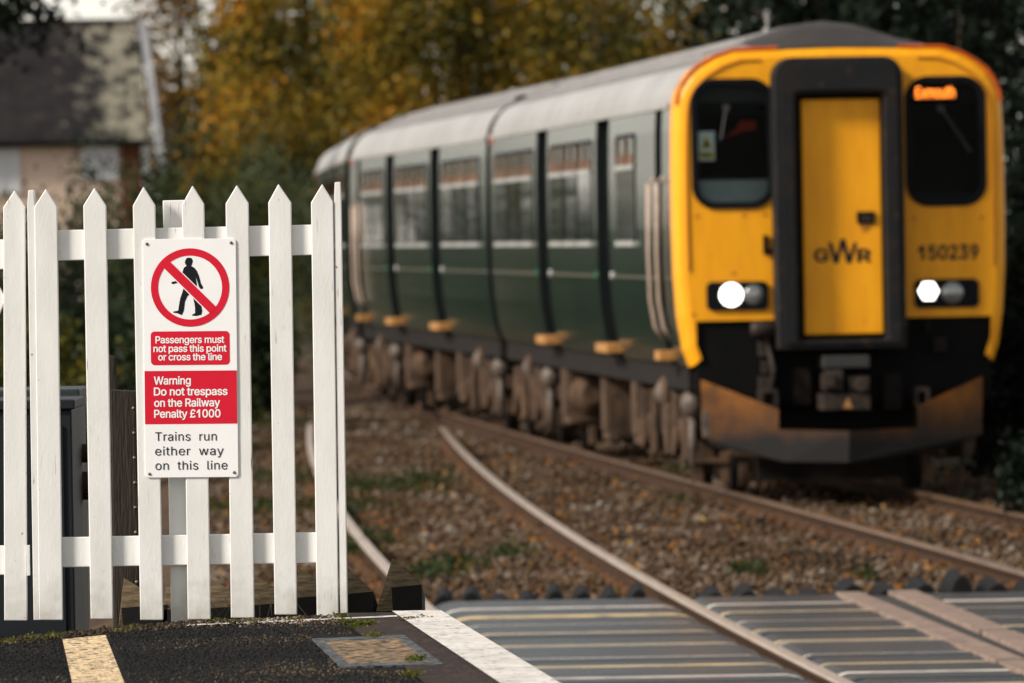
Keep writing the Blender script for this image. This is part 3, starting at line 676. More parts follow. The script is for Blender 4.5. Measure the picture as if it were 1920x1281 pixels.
SY = FENCE_D - 0.0045                            # sign face
def S(cx, cy):                                   # sign coordinates taken from an enlarged view of the photo
    p = ond(cx / 2.1348, 320 + cy / 2.1348, SY); return (p.x, p.z)
c0 = S(762, 750); sign = empty('warning_sign', (c0[0], SY, c0[1])); tag(sign, 'tall white and red railway trespass warning sign screwed to the fence', 'sign')
def SL(cx, cy): x, z = S(cx, cy); return (x - c0[0], z - c0[1])
lean = math.atan2(11, 955) - 0.0                 # slight lean of the plate in the photo
def SR(x, y):                                    # upright sign pixel -> leaned
    t = (y - 750) / 955; return SL(x + 10.5 * t, y - (x - 762) * 0.008)
def rr_px(x0, x1, y0, y1, r):
    return [SR(a, b) for a, b in rrect(x0, x1, y0, y1, r)]
plate = MB().prism(rr_px(576, 949, 273, 1228, 14), 0.0, 0.004, 'y').build('plate', M['signwhite'], sign, bevel=0.0008)
def flat(loop, y): return MB().quad([(x, y, z) for x, z in loop])
# prohibition ring and slash
cxy = (764, 468)
ringo, ringi = circ(*cxy, 157, 72), circ(*cxy, 128, 72)
mb = MB(); n = 72
for k in range(n):
    q = (k + 1) % n; mb.quad([(*SR(*ringo[k]), 0)[:2] for _ in ()] or [(SR(*ringo[k])[0], -.0008, SR(*ringo[k])[1]), (SR(*ringo[q])[0], -.0008, SR(*ringo[q])[1]), (SR(*ringi[q])[0], -.0008, SR(*ringi[q])[1]), (SR(*ringi[k])[0], -.0008, SR(*ringi[k])[1])])
def band(w0, ext):
    a = R(45); ux, uy = math.cos(a), math.sin(a); nx, ny = -uy, ux
    return [(cxy[0] + s*ext*ux + t*w0*nx, cxy[1] + s*ext*uy + t*w0*ny) for s, t in ((-1,-1),(1,-1),(1,1),(-1,1))]
bd = band(18, 132); mb.quad([(SR(*p_)[0], -.0013, SR(*p_)[1]) for p_ in bd])
mb.build('prohibition_ring', M['signred'], sign, fix=False)
bd = band(21.5, 126); flat([SR(*p_) for p_ in bd], -.0009).build('slash_border', M['signwhite'], sign)
man = [(258,155),(262,146),(270,142),(282,142),(291,147),(295,160),(291,175),(287,184),(303,193),(316,210),(325,232),(332,256),(335,270),(346,290),(345,298),(333,299),(326,290),(320,270),(312,246),(309,240),(314,268),(316,294),
       (320,320),(328,345),(335,368),(338,385),(342,410),(338,428),(312,434),(290,432),(293,426),(306,420),(306,395),(303,372),(297,345),(285,318),
       (268,335),(256,362),(253,385),(250,408),(240,430),(232,426),(218,420),(197,416),(197,411),(222,406),(226,378),(232,345),(240,322),(248,298),(245,278),(243,262),(226,266),(210,270),(195,274),(188,270),(190,262),(204,260),(222,252),(240,236),(243,215),(250,192),(262,184),(263,178),(256,176),(257,168),(254,165)]
man = [((250 + x / 2.667) * 2.1348 + 2, (430 + y / 2.667 - 320) * 2.1348) for x, y in man]
mb = flat([SR(x - 10.5 * ((y - 750) / 955), y) for x, y in man], -.0006); o = mb.build('walking_figure', M['signblack'], sign)
bm = bmesh.new(); bm.from_mesh(o.data); bmesh.ops.triangulate(bm, faces=bm.faces); bm.to_mesh(o.data); bm.free()
flat(rr_px(604, 920, 643, 778, 16), -.0006).build('red_panel', M['signred'], sign)
flat(rr_px(577.5, 947, 801, 1014, 1), -.0006).build('red_band', M['signred'], sign)
def letters(name, rows_, mt, bold, space=1.0):
    for s, x0, x1, yb, cap in rows_:
        mb = MB(); t = MB(); put_text(t, s, x0, x1, -yb, cap, -.0012, bold, space)
        i = len(mb.v)
        for x, y, z in t.v: a, b = SR(x - 10.5 * ((-z - 750) / 955), -z); mb.v.append((a, y, b))
        mb.f += [tuple(i + q for q in f) for f in t.f]; mb.m += t.m
        mb.build(name, mt, sign, fix=False)
letters('white_lettering', [('Passengers must', 623, 897, 690, 27), ('not pass this point', 615, 906, 725, 27), ('or cross the line', 634, 888, 759, 27)], M['signwhite'], 0.020, .97)
letters('white_lettering', [('Warning', 617, 763, 855, 31), ('Do not trespass', 617, 910, 899, 31), ('on the Railway', 618, 880, 944, 31), ('Penalty £1000', 618, 882, 988, 31)], M['signwhite'], 0.020, .97)
letters('black_lettering', [('Trains  run', 621, 867, 1081, 35), ('either  way', 621, 895, 1139, 35), ('on  this  line', 622, 910, 1197, 35)], M['signblack'], 0.0, 1.04)
for px, py, mt in ((588, 294, 'screw'), (925, 289, 'screw'), (598, 1214, 'screw'), (937, 1208, 'screw')):
    x, z = SL(px, py); mb = MB(); mb.ball((x, -.001, z), (.0052, .003, .0052), 12, 8); mb.build('screw', M[mt], sign, smooth=True)

# ------------------------------------------------------------------ behind the fence
rnd = random.Random(8)
def guard(px, py, wpx, hpx, d, label, lf=.05):
    """an upturned timber wedge: sharp edge along the top, sloping to the right, end cut back"""
    t = ond(px, py, d); s = d / F_PX; o = empty('trespass_guard', (t.x, d, t.z - hpx * s)); tag(o, label, 'trespass guard', 'timber trespass guards behind the fence')
    w_, h = wpx * s, hpx * s; L = 0.9
    k = h * .50
    A_ = (0, .07, h); B_ = (w_, .0, k); Cc = (-.04 * w_, 0, k * .9); Dd = (w_, 0, 0); E = (-lf * w_ - .012, 0, 0)
    back = lambda p_: (p_[0], L, p_[2] - .09)
    mb = MB()
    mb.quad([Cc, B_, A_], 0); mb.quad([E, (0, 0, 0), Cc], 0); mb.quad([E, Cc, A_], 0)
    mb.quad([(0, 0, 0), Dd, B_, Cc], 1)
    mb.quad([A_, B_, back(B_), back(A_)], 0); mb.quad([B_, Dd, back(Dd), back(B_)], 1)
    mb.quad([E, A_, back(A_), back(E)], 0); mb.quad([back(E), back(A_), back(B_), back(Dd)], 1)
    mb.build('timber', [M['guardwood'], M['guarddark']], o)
glabs = ['dark timber wedge behind the fence, leftmost by the dark post', 'dark timber wedge behind the sign post', 'dark timber wedge among twigs right of the sign post', 'dark timber wedge between the fifth and sixth pickets', 'dark timber wedge between the sixth and last pickets', 'dark timber wedge just behind the last picket', 'sharp timber wedge standing clear to the right of the fence']
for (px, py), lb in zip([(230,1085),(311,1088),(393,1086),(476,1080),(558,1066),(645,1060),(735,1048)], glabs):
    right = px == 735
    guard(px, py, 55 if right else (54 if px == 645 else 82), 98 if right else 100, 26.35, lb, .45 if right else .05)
# ledge the guards sit on
mb = MB(); a, b = ond(-40, 1160, 26.3), ond(800, 1143, 26.3)
mb.prism([(26.1, .0), (26.1, PZ - .07), (27.3, PZ - .22), (31, .1), (31, 0)], a.x, b.x, 'x'); tag(mb.build('ramp', M['guarddark']), 'dark ramp behind the platform end', 'ramp', kind='structure')
# equipment cabinets
def cabinet(x0, x1, ytop, d0, d1, z0, mt, label, seam):
    a, b = ond(x0, ytop, d0), ond(x1, ytop, d0); o = empty('equipment_cabinet', ((a.x + b.x) / 2, d0, z0)); tag(o, label, 'cabinet')
    hw, h = (b.x - a.x) / 2, a.z - z0
    MB().box(-hw, hw, 0, d1 - d0, 0, h - .035).build('body', mt, o, bevel=.006)
    MB().box(-hw - .012, hw + .012, -.015, d1 - d0 + .01, h - .034, h).build('lid', mt, o, bevel=.005)
    MB().box(-hw + .03, hw - .03, -.008, -.001, .08, h - .09).build('door', mt, o, bevel=.003)
    MB().box(hw - .09, hw - .06, -.03, -.009, h * .5, h * .5 + .12).build('handle', M['steelgrey'], o, bevel=.003)
cabinet(-210, 134, 755, 27.3, 27.9, -.4, M['cabinet'], 'dark blue grey metal equipment cabinet behind the gate', 0)
cabinet(-120, 143, 734, 28.2, 28.8, -.4, M['cabinet2'], 'paler grey cabinet standing behind the dark cabinet', 0)
def post(x0, x1, yt, yb, d, th, label, mt, bolts=False):
    a, b = ond(x0, yt, d), ond(x1, yt, d); c = ond((x0 + x1) / 2, yb, d)
    o = empty('timber_post', ((a.x + b.x) / 2, d, c.z)); tag(o, label, 'post')
    hw = (b.x - a.x) / 2
    MB().prism([(-hw, 0), (hw, 0), (hw, a.z - c.z - .006), (-hw, a.z - c.z)], 0, th, 'y').build('post', mt, o, bevel=.004)
    if bolts:
        for k in range(9):
            mb = MB(); mb.ball((hw - .008, -.002, .35 + k * .085), .006, 8, 6); mb.build('nail', M['screw'], o)
post(207, 254, 731, 1330, 27.0, .09, 'dark weathered timber post behind the third picket', M['oldwood'], True)
post(203, 217, 666, 1400, 30.0, .05, 'thin dark timber stake behind the weathered post', M['oldwood'])
for (y0, y1, lb) in ((832, 868, 'upper rusty pipe beside the dark cabinet'), (884, 938, 'lower rusty pipe beside the dark cabinet')):
    a, b = ond(138, (y0 + y1) / 2, 28.0), ond(208, (y0 + y1) / 2, 28.0)
    mb = MB(); r_ = (y1 - y0) / 2 * 28 / F_PX; mb.tube([a, b], r_, 14); mb.tube([a + (b - a) * .1, a + (b - a) * .16], r_ * 1.25, 14)
    tag(mb.build('rusty_pipe', M['rust'], smooth=False), lb, 'pipe', 'rusty pipes behind the fence')
# litter along the foot of the fence
rs = np.random.RandomState(3); n = 2600; pts = []; sz = []
for k in range(n):
    x = rs.uniform(-20, 650); yb = back_y(x) + abs(rs.normal(0, 5.0)) - 1
    p_ = onz(x, yb, PZ); pts.append((p_.x, p_.y, PZ + .002)); sz.append(abs(rs.normal(.004, .004)) + .0015)
for k in range(150):
    x = rs.uniform(-20, 560); yb = rs.uniform(1180, 1281); p_ = onz(x, yb, PZ); pts.append((p_.x, p_.y, PZ + .001)); sz.append(rs.uniform(.0012, .004))
rs2 = np.random.RandomState(23); CP = []
while len(CP) < 15000:
    y = rs2.uniform(20.6, 25.9); x = rs2.uniform(-1.75, edge(y) - .37); q_ = onz(117 + 0, 1200, PZ)
    px_ = CX + x * F_PX / y; py_ = 445 - (px_ - CX) * .01745 + (CAM_H - PZ) * F_PX / y
    if py_ < back_y(px_) + 1: continue
    if 117 + (py_ - 1200) * .22 < px_ < 198 + (py_ - 1193) * .39 and rs2.rand() < .93: continue
    if 575 + (py_ - 1198) * .98 < px_ < 770 + (py_ - 1194) * 1.36 and 1190 < py_ < 1258: continue
    CP.append((x, y, PZ + .0005))
rocks('asphalt_chippings', np.array(CP), np.abs(rs2.normal(.0035, .0014, len(CP))) + .0012, M['chips'], 24, 'dark and tan chippings in the worn asphalt surface', 'chippings')
rocks('litter', np.array(pts), sz, M['debris'], 7, 'bits of stone and dead leaf along the foot of the fence', 'litter')
def leaves(name, P, size, mt, seed, parent=None, aspect=.6, flatness=0.0):
    rs = np.random.RandomState(seed); n = len(P); size = np.asarray(size) * np.ones(n)
    a = rs.normal(size=(n, 3)); a[:, 2] *= 1 - flatness; a /= np.linalg.norm(a, axis=1)[:, None]
    b = rs.normal(size=(n, 3)); b[:, 2] *= 1 - flatness; b -= a * np.sum(a * b, 1)[:, None]; b /= np.linalg.norm(b, axis=1)[:, None]
    nrm = np.cross(a, b)
    a = a * size[:, None] * .5; b = b * size[:, None] * .5 * aspect; k = nrm * size[:, None] * .10
    V = np.stack([P - a, P - b + k, P + a, P + b + k], 1).reshape(-1, 3); Fc = np.arange(4 * n).reshape(n, 4)
    return mesh_np(name, V, Fc, mt, parent)
rs = np.random.RandomState(13); P = []
for k in range(22):
    x = rs.uniform(-20, 140) if k < 7 else rs.choice([650, 660, 690, 235, 420, 480, 560, 610, 770, 640, 785]) + rs.uniform(-12, 12)
    yb = back_y(x) + rs.uniform(0, 6) + (10 if x > 640 else 0); c_ = onz(x, yb, PZ)
    P.append(np.array([c_.x, c_.y, PZ + .006]) + rs.normal(size=(50, 3)) * np.array([.014, .04, .004]))
for (x, y) in ((665, 1178), (690, 1172), (775, 1268), (780, 1240), (700, 1195)):
    c_ = onz(x, y, PZ); P.append(np.array([c_.x, c_.y, PZ + .008]) + rs.normal(size=(150, 3)) * np.array([.014, .06, .0025]))
P = np.concatenate(P); P[:, 2] = np.maximum(P[:, 2], PZ + .002)
tag(leaves('moss', P, rs.uniform(.006, .014, len(P)), M['moss'], 2), 'green and yellow moss tufts on the platform edge', 'moss', kind='stuff')
mb = MB()
for k in range(22):
    x = rnd.uniform(395, 580); p0 = ond(x, 1155, 26.1); v = Vector((rnd.uniform(-.09, .09), rnd.uniform(-.1, .1), rnd.uniform(.02, .13)))
    mid = p0 + v * .5 + Vector((rnd.uniform(-.02, .02), 0, .03)); mb.tube([p0, mid, p0 + v], [.0012, .001, .0005], 5)
tag(mb.build('dead_twigs', M['twig']), 'dead thin twigs tangled at the foot of the fence', 'twigs', kind='stuff')

# ------------------------------------------------------------------ the train
train = empty('passenger_train', (CEN[0][0], CEN[0][1], 0), HEAD[0])
tag(train, 'dark green three carriage diesel train with a yellow front and lit headlights', 'train')
TW = Matrix.Translation((CEN[0][0], CEN[0][1], 0)) @ Matrix.Rotation(HEAD[0], 4, 'Z'); TI = TW.inverted()
def TF(x, y, yl=0.0):                            # photo pixel -> (u, z) on the train's own plane y = yl
    d = TI.to_3x3() @ ray(x, y); o_ = TI @ CAM; t = (yl - o_.y) / d.y; p_ = o_ + d * t; return (p_.x, p_.z)
SIDE = [(1.24,1.06),(1.29,1.20),(1.332,1.48),(1.354,1.82),(1.36,2.2),(1.36,2.7),(1.355,3.0),(1.345,3.20)]
ROOF = [(1.345,3.20),(1.33,3.29),(1.295,3.37),(1.24,3.45),(1.16,3.52),(1.02,3.60),(0.87,3.66),(0.70,3.72),(0.50,3.79),(0.25,3.865),(0.0,3.895)]
DOORS = [(5.75, 7.0), (12.15, 13.4)]
def car(idx, cab):
    L = 19.15
    loc_ = TI @ Vector((CEN[idx][0], CEN[idx][1], 0)); rz = HEAD[idx] - HEAD[0]
    def place(o):
        o.location = loc_; o.rotation_euler = (0, 0, rz); return o
    doors = [(1.05, 1.62)] * cab + DOORS if cab else [(L - b, L - a) for a, b in reversed(DOORS)]
    if idx == 1: doors = doors + [(L - 1.62, L - 1.05)]
    INS = .095
    y0 = .36 if cab else 0.0
    cuts = [y0] + [v for d_ in doors for v in d_] + [L]
    mb = MB(); k = len(SIDE)
    for s in (-1, 1):
        for a, b in zip(cuts[::2], cuts[1::2]):
            n = max(1, int((b - a) / 2))
            ys = np.linspace(a, b, n + 1)
            for p_, q_ in zip(ys[:-1], ys[1:]):
                for j in range(k - 1):
                    mb.quad([(s*SIDE[j][0], p_, SIDE[j][1]), (s*SIDE[j+1][0], p_, SIDE[j+1][1]), (s*SIDE[j+1][0], q_, SIDE[j+1][1]), (s*SIDE[j][0], q_, SIDE[j][1])])
        for yj in cuts[1:-1]:                    # door reveals
            for j in range(k - 1):
                mb.quad([(s*SIDE[j][0], yj, SIDE[j][1]), (s*SIDE[j+1][0], yj, SIDE[j+1][1]), (s*(SIDE[j+1][0]-INS-.03), yj, SIDE[j+1][1]), (s*(SIDE[j][0]-INS-.03), yj, SIDE[j][1])], 1)
    full = [(-x, z) for x, z in SIDE] + [(-x, z) for x, z in ROOF[1:]] + [(x, z) for x, z in reversed(ROOF[:-1])] + [(x, z) for x, z in reversed(SIDE[:-1])]
    for yy in ([L] if cab else [0.0, L]): mb.quad([(x, yy, z) for x, z in full], 1)
    mb.quad([(-1.24, y0, 1.06), (1.24, y0, 1.06), (1.24, L, 1.06), (-1.24, L, 1.06)], 1)
    body = place(mb.build('body', [M['green'], M['door']], train))
    # doors
    for di, (a, b) in enumerate(doors):
        mb = MB()
        for j in range(k - 1):
            mb.quad([(-(SIDE[j][0]-INS), a + .002, SIDE[j][1]), (-(SIDE[j+1][0]-INS), a + .002, SIDE[j+1][1]), (-(SIDE[j+1][0]-INS), b - .002, SIDE[j+1][1]), (-(SIDE[j][0]-INS), b - .002, SIDE[j][1])])
        mb.box(-1.262, -1.255, (a+b)/2 - .012, (a+b)/2 + .012, 1.4, 3.12)
        dr = place(mb.build('door', M['door'], train))
        mb = MB()
        for c0_, c1_ in (((a + .12, (a+b)/2 - .1), ((a+b)/2 + .1, b - .12)) if b - a > .8 else ((a + .1, b - .1),) * 1 + ((a + .1, b - .1),) * 0):
            mb.prism(rrect(c0_, c1_, 2.1, 2.95, .05), -1.272, -1.262, 'x')
        o = mb.build('door_window', M['sidepane'], dr)
        st = MB().box(-1.40, -1.22, a + .1, b - .1, 1.10, 1.18).build('step', M['stepyellow'], train, bevel=.008); place(st)
        if b - a > .8:
            for yb_, mt_ in ((a - .12, 'buttonwhite'), (b + .14, 'buttongreen')):
                mb = MB(); mb.prism(circ(yb_, 1.79, .032, 12), -1.368, -1.345, 'x'); place(mb.build('door_button', M[mt_], train))
        else:
            for yy in (a - .07, b + .07):
                mb = MB(); mb.tube([(-1.36, yy, 2.62), (-1.415, yy, 2.57), (-1.415, yy, 2.0), (-1.405, yy, 1.6), (-1.37, yy, 1.38), (-1.31, yy, 1.28)], .02, 8); place(mb.build('grab_rail', M['grabrail'], train, smooth=True))
    # windows
    edges_ = [y0 + .4] + [v for d_ in doors for v in d_] + [L - .3]
    for a, b in zip(edges_[::2], edges_[1::2]):
        if b - a < 1.4: continue
        a2, b2 = a + .35, b - .35
        if b2 - a2 < 1.0: continue
        n = max(1, round((b2 - a2) / 1.75)); wd = (b2 - a2) / n
        if cab and a < 3: n, wd, a2 = 1, 1.75, 3.3
        for q in range(n):
            w0, w1 = a2 + q * wd + .06, a2 + (q + 1) * wd - .06
            mb = MB(); mb.ring(rrect(w0, w1, 2.08, 3.02, .09, 4), rrect(w0 + .035, w1 - .035, 2.12, 2.985, .06, 4), -1.369, -1.340, 'x')
            fr = place(mb.build('window', M['rubberseal'], train))
            tw_ = (.012, -.004, .007, -.009, .003)[int(w0 * 7) % 5]
            mb = MB(); mb.quad([(-1.3655 - max(tw_, 0), w0 + .034, 2.11), (-1.3655 - max(-tw_, 0), w1 - .034, 2.11), (-1.3655 - max(-tw_, 0), w1 - .034, 2.71), (-1.3655 - max(tw_, 0), w0 + .034, 2.71)]); mb.build('pane', M['sidepane'], fr)
            MB().box(-1.384, -1.345, w0 + .03, w1 - .03, 2.71, 2.75).build('hopper_rail', M['alu'], fr)
            MB().box(-1.39, -1.35, w0 + .02, w1 - .02, 2.05, 2.095).build('sill', M['alu'], fr)
            mid = (w0 + w1) / 2
            for h0, h1 in ((w0 + .05, mid - .03), (mid + .03, w1 - .05)):
                mb = MB(); mb.quad([(-1.366, h0, 2.755), (-1.366, h1, 2.755), (-1.345, h1, 2.98), (-1.345, h0, 2.98)]); mb.box(-1.3745, -1.345, h1 - .02, h1 + .02, 2.75, 2.98)
                mb.build('hopper', M['hopperpane'], fr)
    mb = MB()
    for a, b in zip(cuts[::2], cuts[1::2]): mb.box(-1.3495 - .004, -1.33, a + .02, b - .02, 1.775, 1.795)
    place(mb.build('waist_stripe', M['stripe'], train))
    # roof
    mb = MB(); R2 = [(-x, z) for x, z in ROOF] + [(x, z) for x, z in reversed(ROOF[:-1])]; n = len(R2)
    secs = []
    if cab:
        def face_top(x, z, t):
            zt = min(z, 3.665 - .02 * abs(x)) ; return zt + (z - zt) * t
        for yy, t, ins in ((0.03, 0, .02), (.12, .08, 0), (.35, .35, 0), (.7, .75, 0), (1.15, 1, 0)): secs.append((yy, [(x * (1 - ins), face_top(x, z, t) - ins * .6) for x, z in R2]))
    else: secs.append((0, R2))
    for yy in np.linspace(1.5 if cab else 1, L, 12): secs.append((yy, R2))
    for (ya, pa), (yb, pb) in zip(secs[:-1], secs[1:]):
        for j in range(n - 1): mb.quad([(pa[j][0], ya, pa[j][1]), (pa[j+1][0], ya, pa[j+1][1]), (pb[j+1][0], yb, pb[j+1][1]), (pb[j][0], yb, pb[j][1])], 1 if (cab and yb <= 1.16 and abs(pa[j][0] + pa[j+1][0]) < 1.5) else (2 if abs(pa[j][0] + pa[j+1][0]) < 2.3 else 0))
    for s in (-1, 1):
        mb.box(s*1.345 - .022, s*1.345 + .022, y0 + .1, L, 3.18, 3.225, 0)   # gutter
    for xx_ in (-.95, -.6, .6, .95):
        zr = 3.63 if abs(xx_) > .8 else 3.76
        mb.box(xx_ - .012, xx_ + .012, 1.4 if cab else .1, L - .1, zr - .03, zr + .012, 0)
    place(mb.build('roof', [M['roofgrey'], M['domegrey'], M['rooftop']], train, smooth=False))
    for s in (-1, 1): mb = MB(); mb.box(s*1.338 - .025, s*1.338 + .025, L - .25, L - .001, 3.14, 3.23); place(mb.build('cantrail_end', M['orange'], train))
    # gangway bellows to the next carriage
    if idx < 2:
        mb = MB()
        for q in range(5): mb.ring(rrect(-.62 - .03*(q % 2), .62 + .03*(q % 2), 1.1, 3.45 + .03*(q % 2), .2), rrect(-.5, .5, 1.2, 3.3, .15), L + .01 + q*.075, L + .08 + q*.075, 'y')
        place(mb.build('bellows', M['black'], train))
        mb = MB(); mb.tube([(-1.0, L - .1, 3.6), (-1.0, L + .2, 3.5), (-1.0, L + .5, 3.6)], .05, 8); place(mb.build('roof_cable', M['black'], train))
    # underframe
    eq = [(5.1, 5.7, .30), (6.6, 7.6, .42), (8.7, 9.3, .25), (10.1, 11.0, .46), (12.1, 12.9, .33), (13.6, 14.1, .48)]
    for q, (a, b, z0) in enumerate(eq):
        xo = (1.18, .86, 1.12, .78, 1.18, .9)[q]
        for sd in (-1, 1):
            mb = MB(); X = lambda v: (min(sd * v[0], sd * v[1]), max(sd * v[0], sd * v[1]))
            mb.box(*X((.35, xo)), a, b, z0, 1.0); mb.box(*X((xo - .01, xo + .025)), a + .08, b - .08, z0 + .09, .90)
            if q % 3 == 1: mb.tube([(sd*(xo - .20), a - .02, .62), (sd*(xo - .20), a - .10, .62), (sd*(xo - .20), a - .16, .62)], [.20, .19, .10], 16)
            mb.box(*X((.4, xo - .05)), a - .05, a - .02, z0 + .02 + .12 * (q % 2), z0 + .10 + .12 * (q % 2))
            place(mb.build('equipment_case', M['grime'], train, bevel=.005))
    mb = MB(); mb.box(-1.215, 1.215, y0 + .2, L - .05, .86, 1.12); place(mb.build('underframe', M['grime2'], train))
    for yc_ in (2.75, L - 2.75):
        mb = MB()
        for s in (-1, 1):
            mb.prism([(yc_ - 1.75, .62), (yc_ - 1.55, .75), (yc_ - .55, .72), (yc_ - .4, .55), (yc_ + .4, .55), (yc_ + .55, .72), (yc_ + 1.55, .75), (yc_ + 1.75, .62), (yc_ + 1.6, .48), (yc_ + .6, .42), (yc_ + .45, .32), (yc_ - .45, .32), (yc_ - .6, .42), (yc_ - 1.6, .48)], s*.98, s*1.14, 'x')
            for ax in (-1.3, 1.3):
                mb.box(s*.93, s*1.20, yc_ + ax - .19, yc_ + ax + .19, .24, .60)      # axlebox
                mb.tube([(s*1.19, yc_ + ax, .42), (s*1.27, yc_ + ax, .42)], .125, 14)
                mb.tube([(s*1.17, yc_ + ax - .33, .28), (s*1.17, yc_ + ax - .33, .82)], .05, 8)
                mb.tube([(s*1.17, yc_ + ax + .33, .5), (s*1.17, yc_ + ax + .33, .8)], .07, 8)
            mb.tube([(s*1.22, yc_ - .62, .35), (s*1.22, yc_ - .30, .93)], .045, 8)
            mb.box(s*1.0, s*1.25, yc_ - .75, yc_ - .5, .3, .72)
        mb.box(-1.0, 1.0, yc_ - .35, yc_ + .35, .40, .70)
        for ax in (-2.05, 2.05): mb.box(-1.1, 1.1, yc_ + ax - .05, yc_ + ax + .05, .52, .66); 
        for s in (-1, 1): mb.box(s*.72, s*.80, yc_ - 2.1, yc_ - 2.02, .06, .6); mb.box(s*.66, s*.90, yc_ - 2.13, yc_ - 2.05, .30, .36)
        bg_ = place(mb.build('bogie', M['grime'], train, bevel=.01))
        for ax in (-1.3, 1.3):
            for s in (-1, 1):
                mb = MB(); mb.tube([(s*.68, yc_ + ax, .42), (s*.745, yc_ + ax, .42), (s*.75, yc_ + ax, .42), (s*.80, yc_ + ax, .42)], [.45, .43, .42, .42], 28)
                mb.build('wheel', M['grime2'], bg_)
        for s in (-1, 1):
            mb = MB(); mb.ball((s*1.06, yc_ + .02, .80), (.22, .26, .17), 16, 10); mb.build('airbag', M['airbag'], bg_, smooth=True)
            mb = MB(); mb.ball((s*1.12, yc_ - 1.72, .74), (.12, .12, .13), 12, 8); mb.tube([(s*1.14, yc_ - 1.72, .65), (s*1.14, yc_ - 1.72, .22)], .04, 8); mb.build('damper', M['airbag'], bg_, smooth=True)
    return body
car(0, 1); car(1, 0); car(2, 0)

# cab front ------------------------------------------------------------
def outline(ins=0.0):
    top_ = []
    for x, z in ROOF[1:]: top_.append((x, min(z, 3.665 - .02 * abs(x))))
    full = [(-x, z) for x, z in SIDE] + [(-x, z) for x, z in top_] + [(x, z) for x, z in reversed(top_[:-1])] + [(x, z) for x, z in reversed(SIDE)]
    return [(x * (1 - ins / 1.36), 2.2 + (z - 2.2) * (1 - ins / 1.5)) for x, z in full]
NOTCH_Z = TF(1385, 601)[1]; NL, NR = TF(1306, 650)[0], TF(1859, 640)[0]
mb = MB()
secs = [(.365, outline(0)), (.11, outline(0)), (.04, outline(.02)), (.012, outline(.05)), (0.0, outline(.085))]
n = len(secs[0][1])
for (ya, pa), (yb, pb) in zip(secs[:-1], secs[1:]):
    for j in range(n - 1): mb.quad([(pa[j][0], ya, pa[j][1]), (pa[j+1][0], ya, pa[j+1][1]), (pb[j+1][0], yb, pb[j+1][1]), (pb[j][0], yb, pb[j][1])])
wl = (TF(1296, 270)[0], TF(1452, 270)[0], TF(1375, 392)[1], TF(1375, 147)[1])
wr = (TF(1697, 265)[0], TF(1849, 265)[0], TF(1772, 387)[1], TF(1772, 142)[1])
holes = [rrect(*w_, .19, 7) for w_ in (wl, wr)]
fo = secs[-1][1]
zb = fo[0][1]
face_loop = fo + [(NR, zb), (NR, NOTCH_Z), (NL, NOTCH_Z), (NL, zb)]
bm = bmesh.new(); es = []
for loop_ in [face_loop] + holes:
    vs = [bm.verts.new((x, 0, z)) for x, z in loop_]
    es += [bm.edges.new((vs[i], vs[(i + 1) % len(vs)])) for i in range(len(vs))]
bmesh.ops.triangle_fill(bm, use_beauty=True, use_dissolve=False, edges=es)
i0 = len(mb.v); bm.verts.index_update(); mb.v += [tuple(v.co) for v in bm.verts]
for f in bm.faces: mb.f.append(tuple(i0 + v.index for v in f.verts)); mb.m.append(0)
bm.free()
front = mb.build('cab_front', M['yellow'], train)
# raised moulding round the face and orange cantrail edge
o1 = outline(.10); o1 = [p_ for p_ in o1 if p_[1] > 1.7]
mid = [i for i, p_ in enumerate(o1) if abs(p_[0]) < .52]
a, b = o1[:mid[0]], o1[mid[-1] + 1:]
mb = MB(); MM = mat('moulding', (0.42, 0.16, 0.008), rough=.5)
for ab in (a, b): mb = MB(); mb.tube([(x, -.001, z) for x, z in ab], .013, 6); mb.build('moulding', MM, front)
oo = [p_ for p_ in outline(.012) if p_[1] > 3.14]
for sd in (-1, 1):
    mb = MB(); mb.tube([(x, .035, z + .006) for x, z in oo if x * sd > .35], .015, 6); mb.build('cantrail_edge', M['orange'], train)
for w_ in (wl, wr):
    h_ = rrect(*w_, .19, 7)
    i_ = rrect(w_[0] + .055, w_[1] - .055, w_[2] + .055, w_[3] - .055, .14, 7)
    fr = MB().ring(h_, i_, -.018, .05, 'y').build('windscreen', M['rubberseal'], train, bevel=.006)
    MB().prism(i_, .012, .018, 'y').build('pane', M['glass'], fr)
# inside the cab
mb = MB()
mb.box(-1.23, 1.23, 1.45, 1.5, 1.3, 3.38); mb.box(-1.27, 1.27, .06, 1.5, 1.3, 1.34); mb.box(-1.20, 1.20, .10, 1.449, 3.381, 3.41)
mb.box(-1.26, -1.231, .06, 1.5, 1.341, 3.25); mb.box(1.231, 1.26, .06, 1.5, 1.341, 3.25); mb.box(-.5, -.46, .06, 1.449, 1.341, 3.38); mb.box(.46, .5, .06, 1.449, 1.341, 3.38)
mb.build('cab_interior', M['cabin'], train)
zc = wl[2]
MB().box(-1.225, -.51, .12, .55, 1.35, zc + .24).build('cab_desk', M['desk'], train, bevel=.04)
MB().box(.51, 1.225, .12, .5, 1.35, zc + .10).build('cab_desk', M['cabin'], train, bevel=.04)
mb = MB(); mb.prism(rrect(.72, 1.12, 1.7, 2.42, .1), .9, 1.05, 'y'); mb.build('cab_seat', M['seatred'], train, bevel=.03)
mb = MB(); mb.prism(rrect(-1.1, -.7, 1.7, 2.62, .1), .9, 1.05, 'y'); mb.build('cab_seat', mat('cab_seat_grey', (.05, .055, .055), rough=.8), train, bevel=.03)
a, b = TF(1360, 252, .3), TF(1418, 236, .3)
mb = MB(); mb.prism([(a[0], a[1] - .03), (b[0] - .1, b[1] - .04), (b[0], b[1] - .03), (b[0], b[1] + .04), (b[0] - .12, b[1] + .045), (a[0] + .1, a[1] + .05)], .32, .36, 'y'); mb.build('red_blind', M['redtrim'], train)
zz_ = TF(1375, 205)[1]
